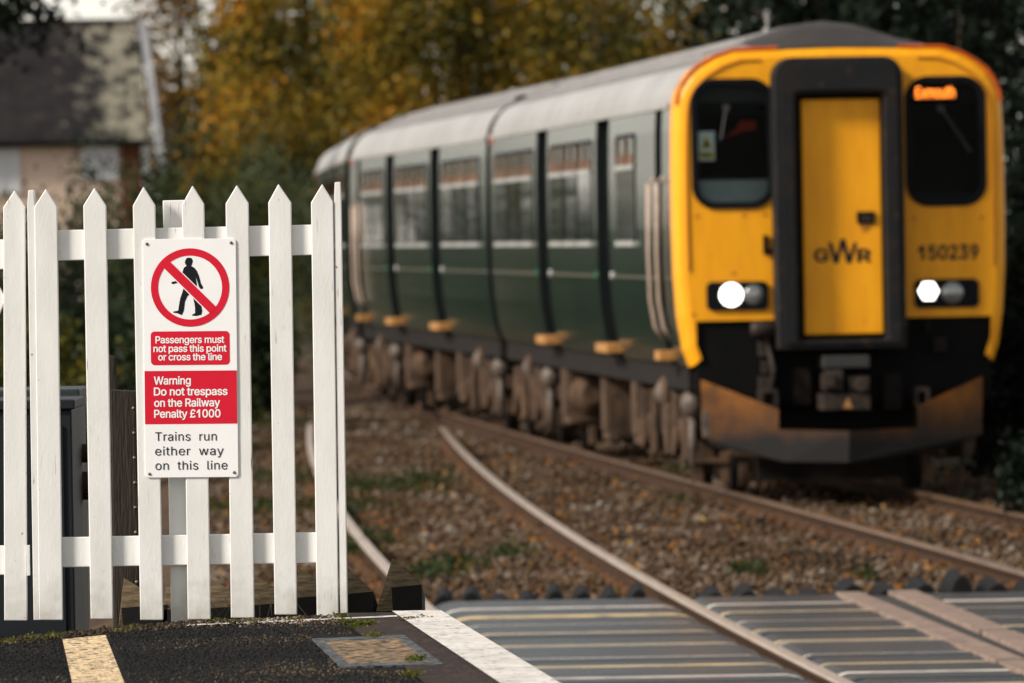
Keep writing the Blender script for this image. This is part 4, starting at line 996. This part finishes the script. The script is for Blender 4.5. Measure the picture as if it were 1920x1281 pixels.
MB().box(wl[0] + .03, wl[1] - .03, .06, .10, zz_ - .03, zz_ + .035).build('sun_visor', M['black'], train)
MB().box(wl[0] + .05, wl[1] - .05, .09, .12, zz_ + .06, wl[3] - .04).build('blind', mat('blind', (.05, .052, .05), rough=.7), train)
a, b = TF(1309, 247), TF(1341, 301)
nt_ = MB().box(a[0], b[0], .020, .024, b[1], a[1]).build('notice', M['paper'], train)
cx_ = (a[0] + b[0]) / 2; hh = a[1] - b[1]
mb = MB(); mb.prism([(cx_ - .05, b[1] + hh*.42), (cx_ + .05, b[1] + hh*.42), (cx_, b[1] + hh*.86)], .019, .0198, 'y'); mb.box(cx_ - .06, cx_ + .06, .019, .0198, b[1] + hh*.08, b[1] + hh*.3); mb.build('warning_triangle', M['signyellow'], nt_)
mb = MB(); mb.prism([(cx_ - .02, b[1] + hh*.47), (cx_ + .02, b[1] + hh*.47), (cx_ + .004, b[1] + hh*.7), (cx_ - .004, b[1] + hh*.7)], .0175, .0185, 'y'); mb.box(cx_ - .04, cx_ + .045, .0175, .0185, b[1] + hh*.13, b[1] + hh*.17); mb.box(cx_ - .04, cx_ + .03, .0175, .0185, b[1] + hh*.21, b[1] + hh*.25); mb.build('warning_text', M['signblack'], nt_)
# wipers
for (p0_, p1_) in (((1362, 202), (1352, 262)), ((1764, 204), (1820, 285))):
    a, b = TF(*p0_, -.03), TF(*p1_, -.03); mb = MB(); mb.tube([(a[0], -.03, a[1]), (b[0], -.03, b[1])], .011, 6); mb.tube([(a[0], .0, a[1]), (a[0], -.04, a[1])], .03, 10); mb.build('wiper', M['steelgrey'], train)
# destination display
a, b = TF(1710, 160, .04), TF(1818, 190, .04)
disp = MB().box(a[0] - .02, b[0] + .06, .042, .08, b[1] - .01, a[1] + .01).build('destination_display', M['black'], train)
a, b = TF(1717, 163, .04), TF(1790, 184, .04)
mb = MB(); put_text(mb, 'Exmouth', a[0], b[0], b[1] + .004, (a[1] - b[1]) * .95, .0395, .008, dstep=.0003); mb.build('amber_lettering', M['led'], disp, fix=False)
# gangway
go = (TF(1455, 400, -.3)[0], TF(1697, 400, -.3)[0], TF(1580, 655, -.3)[1], TF(1580, 106, -.3)[1])
gi = (TF(1497, 400, -.3)[0], TF(1660, 400, -.3)[0], TF(1580, 637, -.3)[1], TF(1580, 176, -.3)[1])
gw = MB().ring(rrect(*go, .16, 7, .02), rrect(*gi, .04, 7, .02), -.30, .02, 'y').build('gangway', M['gangway'], train, bevel=.02)
gz = (go[0] + .05, go[1] - .05, go[2] + .05, go[3] - .05)
MB().ring(rrect(gz[0], gz[1], gz[2], gz[3], .12, 7, .02), rrect(gi[0] - .03, gi[1] + .03, gi[2] - .02, gi[3] + .03, .05, 7, .02), -.325, -.301, 'y').build('buffing_plate', M['gangway'], gw, bevel=.008)
dz = (TF(1505, 400, -.16)[0], TF(1653, 400, -.16)[0], TF(1580, 627, -.16)[1], TF(1580, 186, -.16)[1])
MB().box(gi[0] - .01, gi[1] + .01, -.13, -.10, gi[2] - .01, gi[3] + .01).build('door_surround', M['black'], gw)
gd = MB().box(dz[0], dz[1], -.17, -.131, dz[2], dz[3]).build('gangway_door', M['yellow'], gw, bevel=.01)
a, b = TF(1606, 397, -.17), TF(1640, 419, -.17)
mb = MB(); mb.ring(rrect(a[0], b[0], b[1], a[1], .012, 3), rrect(a[0] + .02, b[0] - .02, b[1] + .02, a[1] - .015, .006, 3), -.186, -.171, 'y'); mb.quad([(a[0] + .01, -.173, b[1]), (b[0] - .01, -.173, b[1]), ((a[0] + b[0]) / 2 + .01, -.173, b[1] - .07), ((a[0] + b[0]) / 2 - .02, -.173, b[1] - .07)], 1)
mb.box(a[0] + .015, b[0] - .015, -.178, -.1712, b[1] + .015, a[1] - .012, 2)
mb.build('door_handle', [M['black'], M['worn'], M['couplerbrown']], gw)
# emblem letters on the door: small G and R either side of a tall W
mb = MB()
for s_, x0, x1, yb_, yt_ in (('G', 1528, 1552, 491, 467), ('R', 1609, 1631, 491, 467)):
    a, b = TF(x0, yb_, -.171), TF(x1, yt_, -.171); put_text(mb, s_, a[0], b[0], a[1], b[1] - a[1], -.1725, .036, dstep=.0003)
def Wst(x0, y0_, x1, y1_, w_):
    a, b = TF(x0, y0_, -.171), TF(x1, y1_, -.171); mb.quad([(a[0] - w_, -.1725, a[1]), (a[0] + w_, -.1725, a[1]), (b[0] + w_, -.1725, b[1]), (b[0] - w_, -.1725, b[1])])
Wst(1556, 455, 1568, 494, .019); Wst(1568, 494, 1580, 448, .016); Wst(1580, 448, 1592, 494, .019); Wst(1592, 494, 1604, 455, .016)
mb.build('company_lettering', M['signblack'], gw, fix=False)
a, b = TF(1723, 487), TF(1834, 459)
mb = MB(); put_text(mb, '150239', a[0], b[0], a[1], b[1] - a[1], -.002, .032, dstep=.0003); mb.build('number_lettering', M['signblack'], train, fix=False)
a, b = TF(1431, 441, -.03), TF(1458, 476, -.03)
mb = MB(); mb.box(a[0], a[0] + .035, -.05, -.001, b[1], a[1]); mb.box(a[0] + .036, b[0] + .05, -.05, -.001, b[1], b[1] + .04); mb.build('lamp_bracket', M['black'], train)
# headlights
for (x0, x1, y0_, y1_, lit, dull, hexa) in ((1325, 1440, 527, 583, (1371, 553, 21.5), (1414, 553, 19), False), (1715, 1835, 522, 578, (1741, 546, 19), (1786, 549, 21), True)):
    a, b = TF(x0, y1_), TF(x1, y0_)
    hb = MB().prism(rrect(a[0], b[0], a[1], b[1], .05), -.025, .02, 'y').build('headlight', M['rubberseal'], train, bevel=.008)
    c_ = TF(lit[0], lit[1], -.03); r_ = lit[2] / 230
    MB().prism(circ(c_[0], c_[1], r_, 6 if hexa else 28), -.034, -.0255, 'y').build('lit_lamp', M['headlight'], hb)
    c_ = TF(dull[0], dull[1], -.03); r_ = dull[2] / 230
    mb = MB(); mb.ball((c_[0], -.024, c_[1]), (r_, .02, r_), 20, 10); mb.build('unlit_lamp', M['lampglass'], hb, smooth=True)
# skirt and coupler below
za, zb_ = TF(1385, 601)[1], TF(1385, 735)[1]
mb = MB(); mb.box(NL + .004, NR - .004, .03, .1, zb_ - .1, za + .02); mb.build('front_skirt', M['black'], train)
a, b = TF(1462, 655, -.1), TF(1720, 800, -.1)
MB().box(a[0], b[0], .15, .6, b[1], a[1]).build('coupler_pocket', M['black'], train)
def fbox(name, x0, x1, y0_, y1_, f, bk, mt, bev=.01):
    a, b = TF(x0, y1_, f), TF(x1, y0_, f); return MB().box(a[0], b[0], f, bk, a[1], b[1]).build(name, mt, train, bevel=bev)
fbox('coupler_box', 1544, 1631, 666, 691, -.36, .2, M['steelgrey'])
mb = MB()
a, b = TF(1545, 770, -.45), TF(1632, 738, -.45); mb.box(a[0], b[0], -.45, .2, a[1], b[1])
a, b = TF(1552, 738, -.45), TF(1583, 694, -.45); mb.box(a[0], b[0], -.40, .1, a[1] + .02, b[1]); mb.box(a[0] - .05, a[0] + .06, -.50, -.40, a[1] + .05, b[1] - .03)
a, b = TF(1594, 738, -.45), TF(1632, 706, -.45); mb.box(a[0], b[0], -.40, .1, a[1] + .01, b[1]); mb.tube([(b[0] - .08, -.52, (a[1] + b[1]) / 2), (b[0] - .08, -.39, (a[1] + b[1]) / 2)], .055, 12)
cp = mb.build('coupler', M['couplerbrown'], train, bevel=.006)
c_ = TF(1590, 757, -.452); mb = MB(); mb.prism([(c_[0] - .04, c_[1] - .035), (c_[0] + .04, c_[1] - .035), (c_[0], c_[1] + .05)], -.456, -.4505, 'y'); mb.build('yellow_triangle', M['stepyellow'], cp)
mb = MB(); a, b = TF(1408, 618, -.12), TF(1466, 618, -.12); mb.tube([(a[0], -.12, a[1]), (a[0] + .05, -.12, a[1]), (b[0], -.12, b[1])], [.05, .07, .045], 12); mb.tube([(a[0] + .06, -.06, a[1] - .02), (a[0] + .06, .04, a[1] - .02)], .04, 8); mb.build('jumper_socket', M['couplerbrown'], train, smooth=True)
mb = MB()
for y0_, y1_, dx in ((640, 668, 0), (676, 700, 6), (706, 728, 0)): a, b = TF(1424 + dx, y1_, -.08), TF(1442 + dx, y0_, -.08); mb.box(a[0], b[0], -.10, .035, a[1], b[1])
a = TF(1436, 730, -.06); mb.tube([(a[0], -.05, a[1] + .5), (a[0] + .06, -.14, a[1] + .15), (a[0] + .02, -.05, a[1] - .1)], .022, 8); mb.build('hose_fitting', M['couplerbrown'], train)
for x0, x1, y0_, y1_ in ((1422, 1458, 728, 768), (1714, 1742, 725, 765)):
    a, b = TF(x0, y1_, -.1), TF(x1, y0_, -.1); MB().ring(rrect(a[0], b[0], a[1], b[1], .03, 3), rrect(a[0] + .035, b[0] - .035, a[1] + .035, b[1] - .035, .02, 3), -.14, .0, 'y').build('towing_eye', M['couplerbrown'], train)
mb = MB()
for x0, x1, y0_, y1_ in ((1488, 1520, 690, 760), (1655, 1690, 700, 770), (1750, 1775, 632, 662), (1735, 1742, 600, 625)):
    a, b = TF(x0, y1_, .02), TF(x1, y0_, .02); MB().box(a[0], b[0], -.02, .14, a[1], b[1]).build('brake_gear_and_blocker', M['grime2'], train, bevel=.01)
# snow plough: a blade swept back on each side, meeting low in the middle
def blade(pts, back):
    """pts: front outline as (px, py, local y)"""
    mb = MB(); fr = []
    for px, py, yl in pts: u_, z_ = TF(px, py, yl); fr.append((u_, yl, z_))
    n = len(fr); i = len(mb.v); mb.v += fr + [(x, y + back, z) for x, y, z in fr]
    mb.f += [tuple(range(n)), tuple(range(2*n - 1, n - 1, -1))] + [(k, n + k, n + (k+1) % n, (k+1) % n) for k in range(n)]; mb.m += [0] * (n + 2)
    return mb.build('plough_blade', M['plough'], train)
blade([(1314, 712, -.03), (1460, 768, -.36), (1460, 806, -.36), (1592, 808, -.74), (1592, 867, -.72), (1470, 866, -.38), (1335, 836, -.06), (1318, 820, -.03)], .03)
blade([(1842, 706, -.03), (1842, 815, -.03), (1760, 846, -.22), (1592.4, 867, -.72), (1592.4, 808, -.74), (1722, 802, -.36), (1722, 762, -.36)], .03)
fbox('plough_bracket', 1318, 1350, 770, 822, -.06, -.03, M['airbag'])
MB().box(-.62, .62, .9, 1.0, .10, .75).build('brake_gear_and_blocker', M['grime2'], train)  # dark box added behind the plough to block the lit ground beyond
for px, py in ((1395, 404), (1434, 402), (1306, 405), (1714, 410), (1840, 408), (1375, 512), (1300, 590)):
    c_ = TF(px, py); MB().prism(circ(c_[0], c_[1], .014, 10), -.006, .0, 'y').build('bolt', M['worn'], train)
# lifeguards ahead of the front wheels
mb = MB()
for x0, x1 in ((1298, 1318), (1352, 1366)):
    a, b = TF(x0, 905, .5), TF(x1, 858, .5); mb.box(a[0], b[0], .5, .55, a[1], b[1] + .05)
a, b = TF(1296, 868, .5), TF(1368, 858, .5); mb.box(a[0], b[0], .47, .56, a[1], b[1]); mb.build('lifeguard', M['grime'], train)
mb = MB(); mb.tube([(-.33, 2.2, 3.83), (-.33, 2.2, 3.99)], .011, 8); mb.tube([(-.33, 2.2, 3.82), (-.33, 2.2, 3.87)], .035, 10); mb.build('aerial', M['roofgrey'], train)

# ------------------------------------------------------------------ the cottage
HD = 200.0
hs_ = HD / F_PX
hp = ond(272, 40, HD)                             # right end of the ridge
yaw = R(9)
house = empty('cottage', (hp.x, HD, -0.45), yaw); tag(house, 'peach rendered cottage with a lichen patched dark slate roof', 'cottage')
RZ = hp.z + .45; rise = 225 * hs_; run = rise * 1.0; EZ = RZ - rise; LW = 8.5
mb = MB(); mb.box(-LW, -.55, -run + .35, run - .35, 0, EZ + .02)
mb.prism([(-run + .35, EZ + .02), (run - .35, EZ + .02), (0, RZ - .25)], -.75, -.55, 'x')
mb.build('wall', M['render'], house)
t = .09
mb = MB()
for s in (-1, 1): mb.prism([(0, RZ), (s * run, EZ), (s * run, EZ - t), (0, RZ - t)], -LW - .3, -.28, 'x')
rf = mb.build('roof', M['slate'], house)
mb = MB(); mb.box(-LW - .3, -.2, -.09, .09, RZ - .03, RZ + .07); mb.build('ridge_tiles', mat('ridge_tile', (.05, .028, .022), (.03, .02, .017), scale=3), rf)
mb = MB(); mb.tube([(-LW - .3, -run - .05, EZ - .06), (-.3, -run - .05, EZ - .06)], .07, 8); mb.build('gutter', M['black'], house)
mb = MB(); lo = 290 * hs_
mb.prism([(0, RZ + .05), (-lo, RZ - lo + .05), (-lo, RZ - lo - .2), (0, RZ - .2)], -.14, .03, 'x'); mb.prism([(0, RZ + .05), (run, EZ + .05), (run, EZ - .15), (0, RZ - .2)], -.14, .03, 'x')
mb.build('bargeboard', M['barge'], house)
def hwin(x0, x1, zt, zb2):
    fr = MB(); fr.ring(rrect(x0, x1, zb2, zt, .02, 2), rrect(x0 + .09, x1 - .09, zb2 + .09, zt - .09, .02, 2), -run + .28, -run + .35, 'y'); xm = (x0 + x1) / 2
    fr.box(xm - .035, xm + .035, -run + .285, -run + .345, zb2 + .08, zt - .08)
    fo_ = fr.build('window', M['whitepaint'], house); MB().box(x0 + .085, x1 - .085, -run + .31, -run + .345, zb2 + .085, zt - .085).build('pane', mat('house_pane', (.62, .63, .64), rough=.3), fo_)
hw = hs_
hwin((140 - 285) * hw, (208 - 285) * hw, EZ - .10, EZ - .98)
hwin((-45 - 285) * hw, (25 - 285) * hw, EZ - .16, EZ - 1.3)
for k in range(1): hwin(-6.8 - 2.2 * k, -5.8 - 2.2 * k, EZ - .2, EZ - 1.3)
MB().box((214 - 285) * hw, (250 - 285) * hw, -run + .20, -run + .36, 1.5, EZ - .1).build('brick_pier', M['redbrick'], house)
MB().box((251 - 285) * hw, (268 - 285) * hw, -run + .22, -run + .36, 1.5, EZ - .1).build('downpipe', M['whitepaint'], house)

# ------------------------------------------------------------------ trees and shrubs
def crown_pts(rs, c, rad, nclump, n, shell=.55, cr=.3):
    C = []
    while len(C) < nclump:
        v = rs.uniform(-1, 1, 3); l = np.linalg.norm(v)
        if l > 1 or l < shell * rs.rand(): continue
        C.append(v)
    C = np.array(C) * np.array(rad) * .86 + np.array(c); sc_ = rs.uniform(.6, 1.25, nclump) * cr
    w_ = sc_ ** 2; idx = rs.choice(nclump, n, p=w_ / w_.sum())
    return C[idx] + rs.normal(size=(n, 3)) * np.array(rad) * sc_[idx][:, None] * .6, C
def tree(x, d, base, h, r, mt, n, label, seed, size=.2, cz=.58, rz=.46, nclump=46, cr=.26, group=None, bark='bark', cat='tree', name='tree', shell=.55):
    rs = np.random.RandomState(seed); o = empty(name, (x, d, base)); tag(o, label, cat, group)
    P, C = crown_pts(rs, (0, 0, h * cz), (r, r, h * rz), nclump, n, shell, cr)
    P = P[P[:, 2] > .12]
    mb = MB(); tr = max(.06, h * .018)
    tw = Vector((rs.uniform(-.2, .2), rs.uniform(-.2, .2), 0))
    path = [Vector((0, 0, -.1)), Vector((0, 0, h * .2)) + tw * .5, Vector((0, 0, h * .45)) + tw, Vector((0, 0, h * .8)) + tw * 1.6]
    mb.tube(path, [tr * 1.25, tr, tr * .7, tr * .2], 9)
    for k in rs.choice(len(C), min(14, len(C)), replace=False):
        t_ = rs.uniform(.25, .6); p0_ = Vector((0, 0, h * t_)) + tw * t_ * 2; p1_ = Vector(C[k]); mid_ = (p0_ + p1_) / 2 + Vector((0, 0, .06 * h * rs.rand()))
        mb.tube([p0_, mid_, p1_], [tr * .38, tr * .24, tr * .07], 6)
    mb.build('trunk', M[bark], o, smooth=True)
    leaves('crown', P, rs.uniform(.6, 1.3, len(P)) * size, M[mt], seed + 1, o)
    return o
def px_at(x, d): return (x - CX) * d / F_PX
AG = 'autumn trees behind the train'
tree(px_at(455, 235), 235, -.4, 11.0, 2.2, 'olive', 7000, 'hazy olive tree filling the gap right of the cottage', 37, .22, nclump=44, cr=.24, group=AG)
tree(px_at(350, 215), 215, -.4, 11.0, 2.5, 'brownleaf', 8200, 'thin brown leaved tree beside the cottage gable', 21, .2, nclump=34, cr=.2, group=AG)
tree(px_at(500, 185), 185, -.4, 9.5, 1.9, 'brownleaf', 4200, 'sparse brown and orange tree with sky showing through, right of the cottage', 22, .2, nclump=40, cr=.22, group=AG)
tree(px_at(520, 150), 150, -.4, 6.6, 1.9, 'autumn', 6500, 'short orange leaved tree above the last two pickets', 23, .17, cz=.5, nclump=40, group=AG)
tree(px_at(610, 165), 165, -.4, 10.0, 2.5, 'autumn', 11000, 'golden orange tree rising left of the train roof', 24, .19, group=AG)
tree(px_at(740, 178), 178, -.4, 11.0, 2.9, 'olive', 13000, 'olive and yellow tree behind the rear carriages', 25, .19, group=AG)
tree(px_at(870, 160), 160, -.4, 10.0, 2.6, 'autumn', 11000, 'yellow gold tree above the middle carriage', 26, .18, group=AG)
tree(px_at(1010, 172), 172, -.4, 11.0, 2.8, 'olive', 13000, 'olive gold tree above the carriage joint', 27, .19, group=AG)
tree(px_at(1150, 158), 158, -.4, 10.0, 2.4, 'autumn', 10000, 'orange gold tree above the front carriage', 28, .18, group=AG)
tree(px_at(1255, 170), 170, -.4, 10.5, 2.3, 'olive', 9000, 'muted olive tree next to the dark evergreens', 29, .18, group=AG)
tree(px_at(385, 150), 150, -.4, 5.6, 1.25, 'hedge', 5200, 'dark bushy evergreen right of the cottage gable', 36, .15, cz=.5, rz=.5, nclump=40)
DG = 'dark evergreens on the right'
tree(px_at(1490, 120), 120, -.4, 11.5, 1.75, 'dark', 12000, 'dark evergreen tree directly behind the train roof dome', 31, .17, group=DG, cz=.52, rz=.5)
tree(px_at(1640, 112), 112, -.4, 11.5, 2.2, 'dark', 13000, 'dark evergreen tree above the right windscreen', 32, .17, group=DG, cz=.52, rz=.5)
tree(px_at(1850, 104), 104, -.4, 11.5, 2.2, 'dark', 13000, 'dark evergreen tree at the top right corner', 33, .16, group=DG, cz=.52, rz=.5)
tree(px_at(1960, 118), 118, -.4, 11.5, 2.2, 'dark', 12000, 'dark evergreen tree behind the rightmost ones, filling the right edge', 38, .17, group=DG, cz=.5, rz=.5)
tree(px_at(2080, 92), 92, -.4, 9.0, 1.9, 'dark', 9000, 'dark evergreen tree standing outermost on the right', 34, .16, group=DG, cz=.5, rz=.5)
tree(px_at(-130, 110), 110, -.4, 8.0, 2.9, 'dark', 13000, 'dark tree whose boughs hang over the cottage roof', 35, .16, cz=.85, rz=.27, nclump=26, cr=.22)
SG = 'shrubs along the right of the train'
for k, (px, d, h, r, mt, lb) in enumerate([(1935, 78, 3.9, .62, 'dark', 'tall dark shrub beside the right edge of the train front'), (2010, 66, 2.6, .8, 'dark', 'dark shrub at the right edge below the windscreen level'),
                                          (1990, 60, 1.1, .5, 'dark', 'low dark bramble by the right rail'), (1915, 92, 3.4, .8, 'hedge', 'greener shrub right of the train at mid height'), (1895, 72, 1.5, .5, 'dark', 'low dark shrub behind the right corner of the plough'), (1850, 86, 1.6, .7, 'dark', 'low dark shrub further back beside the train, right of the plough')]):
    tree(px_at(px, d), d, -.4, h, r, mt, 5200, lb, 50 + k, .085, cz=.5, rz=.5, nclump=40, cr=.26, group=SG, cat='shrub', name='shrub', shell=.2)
LG = 'hedge shrubs behind the fence'
for k, (px, d, h, r, mt, lb) in enumerate([(-20, 120, 3.2, 1.2, 'hedge', 'dark green shrub at the left edge below the cottage window'), (110, 112, 3.5, 1.1, 'hedge', 'dark green shrub below the peach cottage wall'), (215, 118, 4.1, 1.1, 'hedge', 'tall dark shrub below the red brick pier'),
                                          (320, 108, 3.7, 1.1, 'hedge', 'dark green shrub behind the sign top'), (425, 122, 3.9, 1.1, 'olive', 'yellowing shrub right of the sign top'), (480, 128, 4.2, 1.05, 'palehedge', 'pale green shrub behind the sixth picket'),
                                          (545, 136, 4.2, .95, 'palehedge', 'green shrub touching the end of the train'), (180, 84, 2.0, .9, 'hedge', 'low green bramble behind the third picket'), (60, 78, 1.8, .9, 'olive', 'low yellow flecked bramble behind the cabinets'),
                                          (330, 92, 2.1, .9, 'hedge', 'low dark bramble hidden mostly by the sign'), (450, 98, 2.0, .8, 'hedge', 'low dark bramble beside the left track')]):
    tree(px_at(px, d), d, -.4, h, r, mt, 5200, lb, 70 + k, .095, cz=.5, rz=.5, nclump=40, cr=.26, group=LG, cat='shrub', name='shrub', shell=.2)
# off to the left, unseen: added to shape the reflections in the train's side
for k, (x, d, h, r) in enumerate([(-12, 150, 3.0, 2.2), (-17, 165, 2.6, 2.4), (-23, 175, 3.2, 2.6), (-29, 190, 2.8, 2.6)]):
    tree(x, d, -.4, h, r, 'hedge', 4000, ['unseen low wide hedge shrub added left of the view', 'unseen second wide hedge shrub added left of the view', 'unseen third wide hedge shrub added left of the view', 'unseen outermost wide hedge shrub added left of the view'][k], 90 + k, .16, cz=.5, rz=.5, cat='shrub', name='shrub', shell=.2)
for k, (x, d, h, r) in enumerate([(-18.0, 205, 6.0, 1.1), (-22.3, 225, 7.5, .9), (-29.5, 230, 7.0, 1.9)]):
    tree(x, d, -.4, h, r, 'olive', 4200, ['unseen olive tree added far left for the train reflections', 'unseen taller olive tree added further left for the train reflections', 'unseen broad olive tree added farthest left for the train reflections'][k], 110 + k, .24)
# fallen leaves on the ballast
rs = np.random.RandomState(41); n = 2600; dl = 47.2 + 40 * rs.rand(n) ** 1.6
xl_ = np.array([xl(min(d, 90)) - 1.2 + u * (xtr(d) + 2.6 - xl(min(d, 90))) for d, u in zip(dl, rs.rand(n))])
tag(leaves('fallen_leaves', np.stack([xl_, dl, -.085 + rs.rand(n) * .02], 1), rs.uniform(.03, .06, n), M['fallen'], 42, None, .7, .5), 'orange and brown fallen leaves scattered on the ballast', 'leaves', kind='stuff')
# weeds in the ballast
rs = np.random.RandomState(17); P = []
for (x, y, n, sp) in [(740, 925, 500, .22), (690, 915, 300, .2), (660, 960, 300, .2), (800, 905, 260, .2), (650, 1040, 300, .15), (690, 1020, 200, .15), (860, 1070, 200, .12), (800, 1085, 200, .12), (1280, 945, 60, .1), (1270, 890, 60, .12), (1405, 1088, 260, .07), (1395, 1092, 100, .05), (1620, 1090, 60, .04), (1790, 950, 60, .1), (500, 800, 500, .4), (540, 900, 500, .3), (480, 960, 500, .3), (420, 850, 500, .4), (950, 1045, 100, .1)]:
    c_ = onz(x, y, -.12); q = np.array([c_.x, c_.y, -.10]) + np.abs(rs.normal(size=(n, 3))) * np.array([sp, sp * 3, .045]) * np.array([1, 1, 1]) * rs.choice([-1, 1], (n, 3)) * np.array([1, 1, 0]) + np.array([0, 0, 1]) * np.abs(rs.normal(size=(n, 1))) * .045
    P.append(q)
P = np.concatenate(P); tag(leaves('weeds', P, rs.uniform(.03, .07, len(P)), M['weed'], 8), 'green weeds growing in the ballast by the left track', 'weeds', kind='stuff')
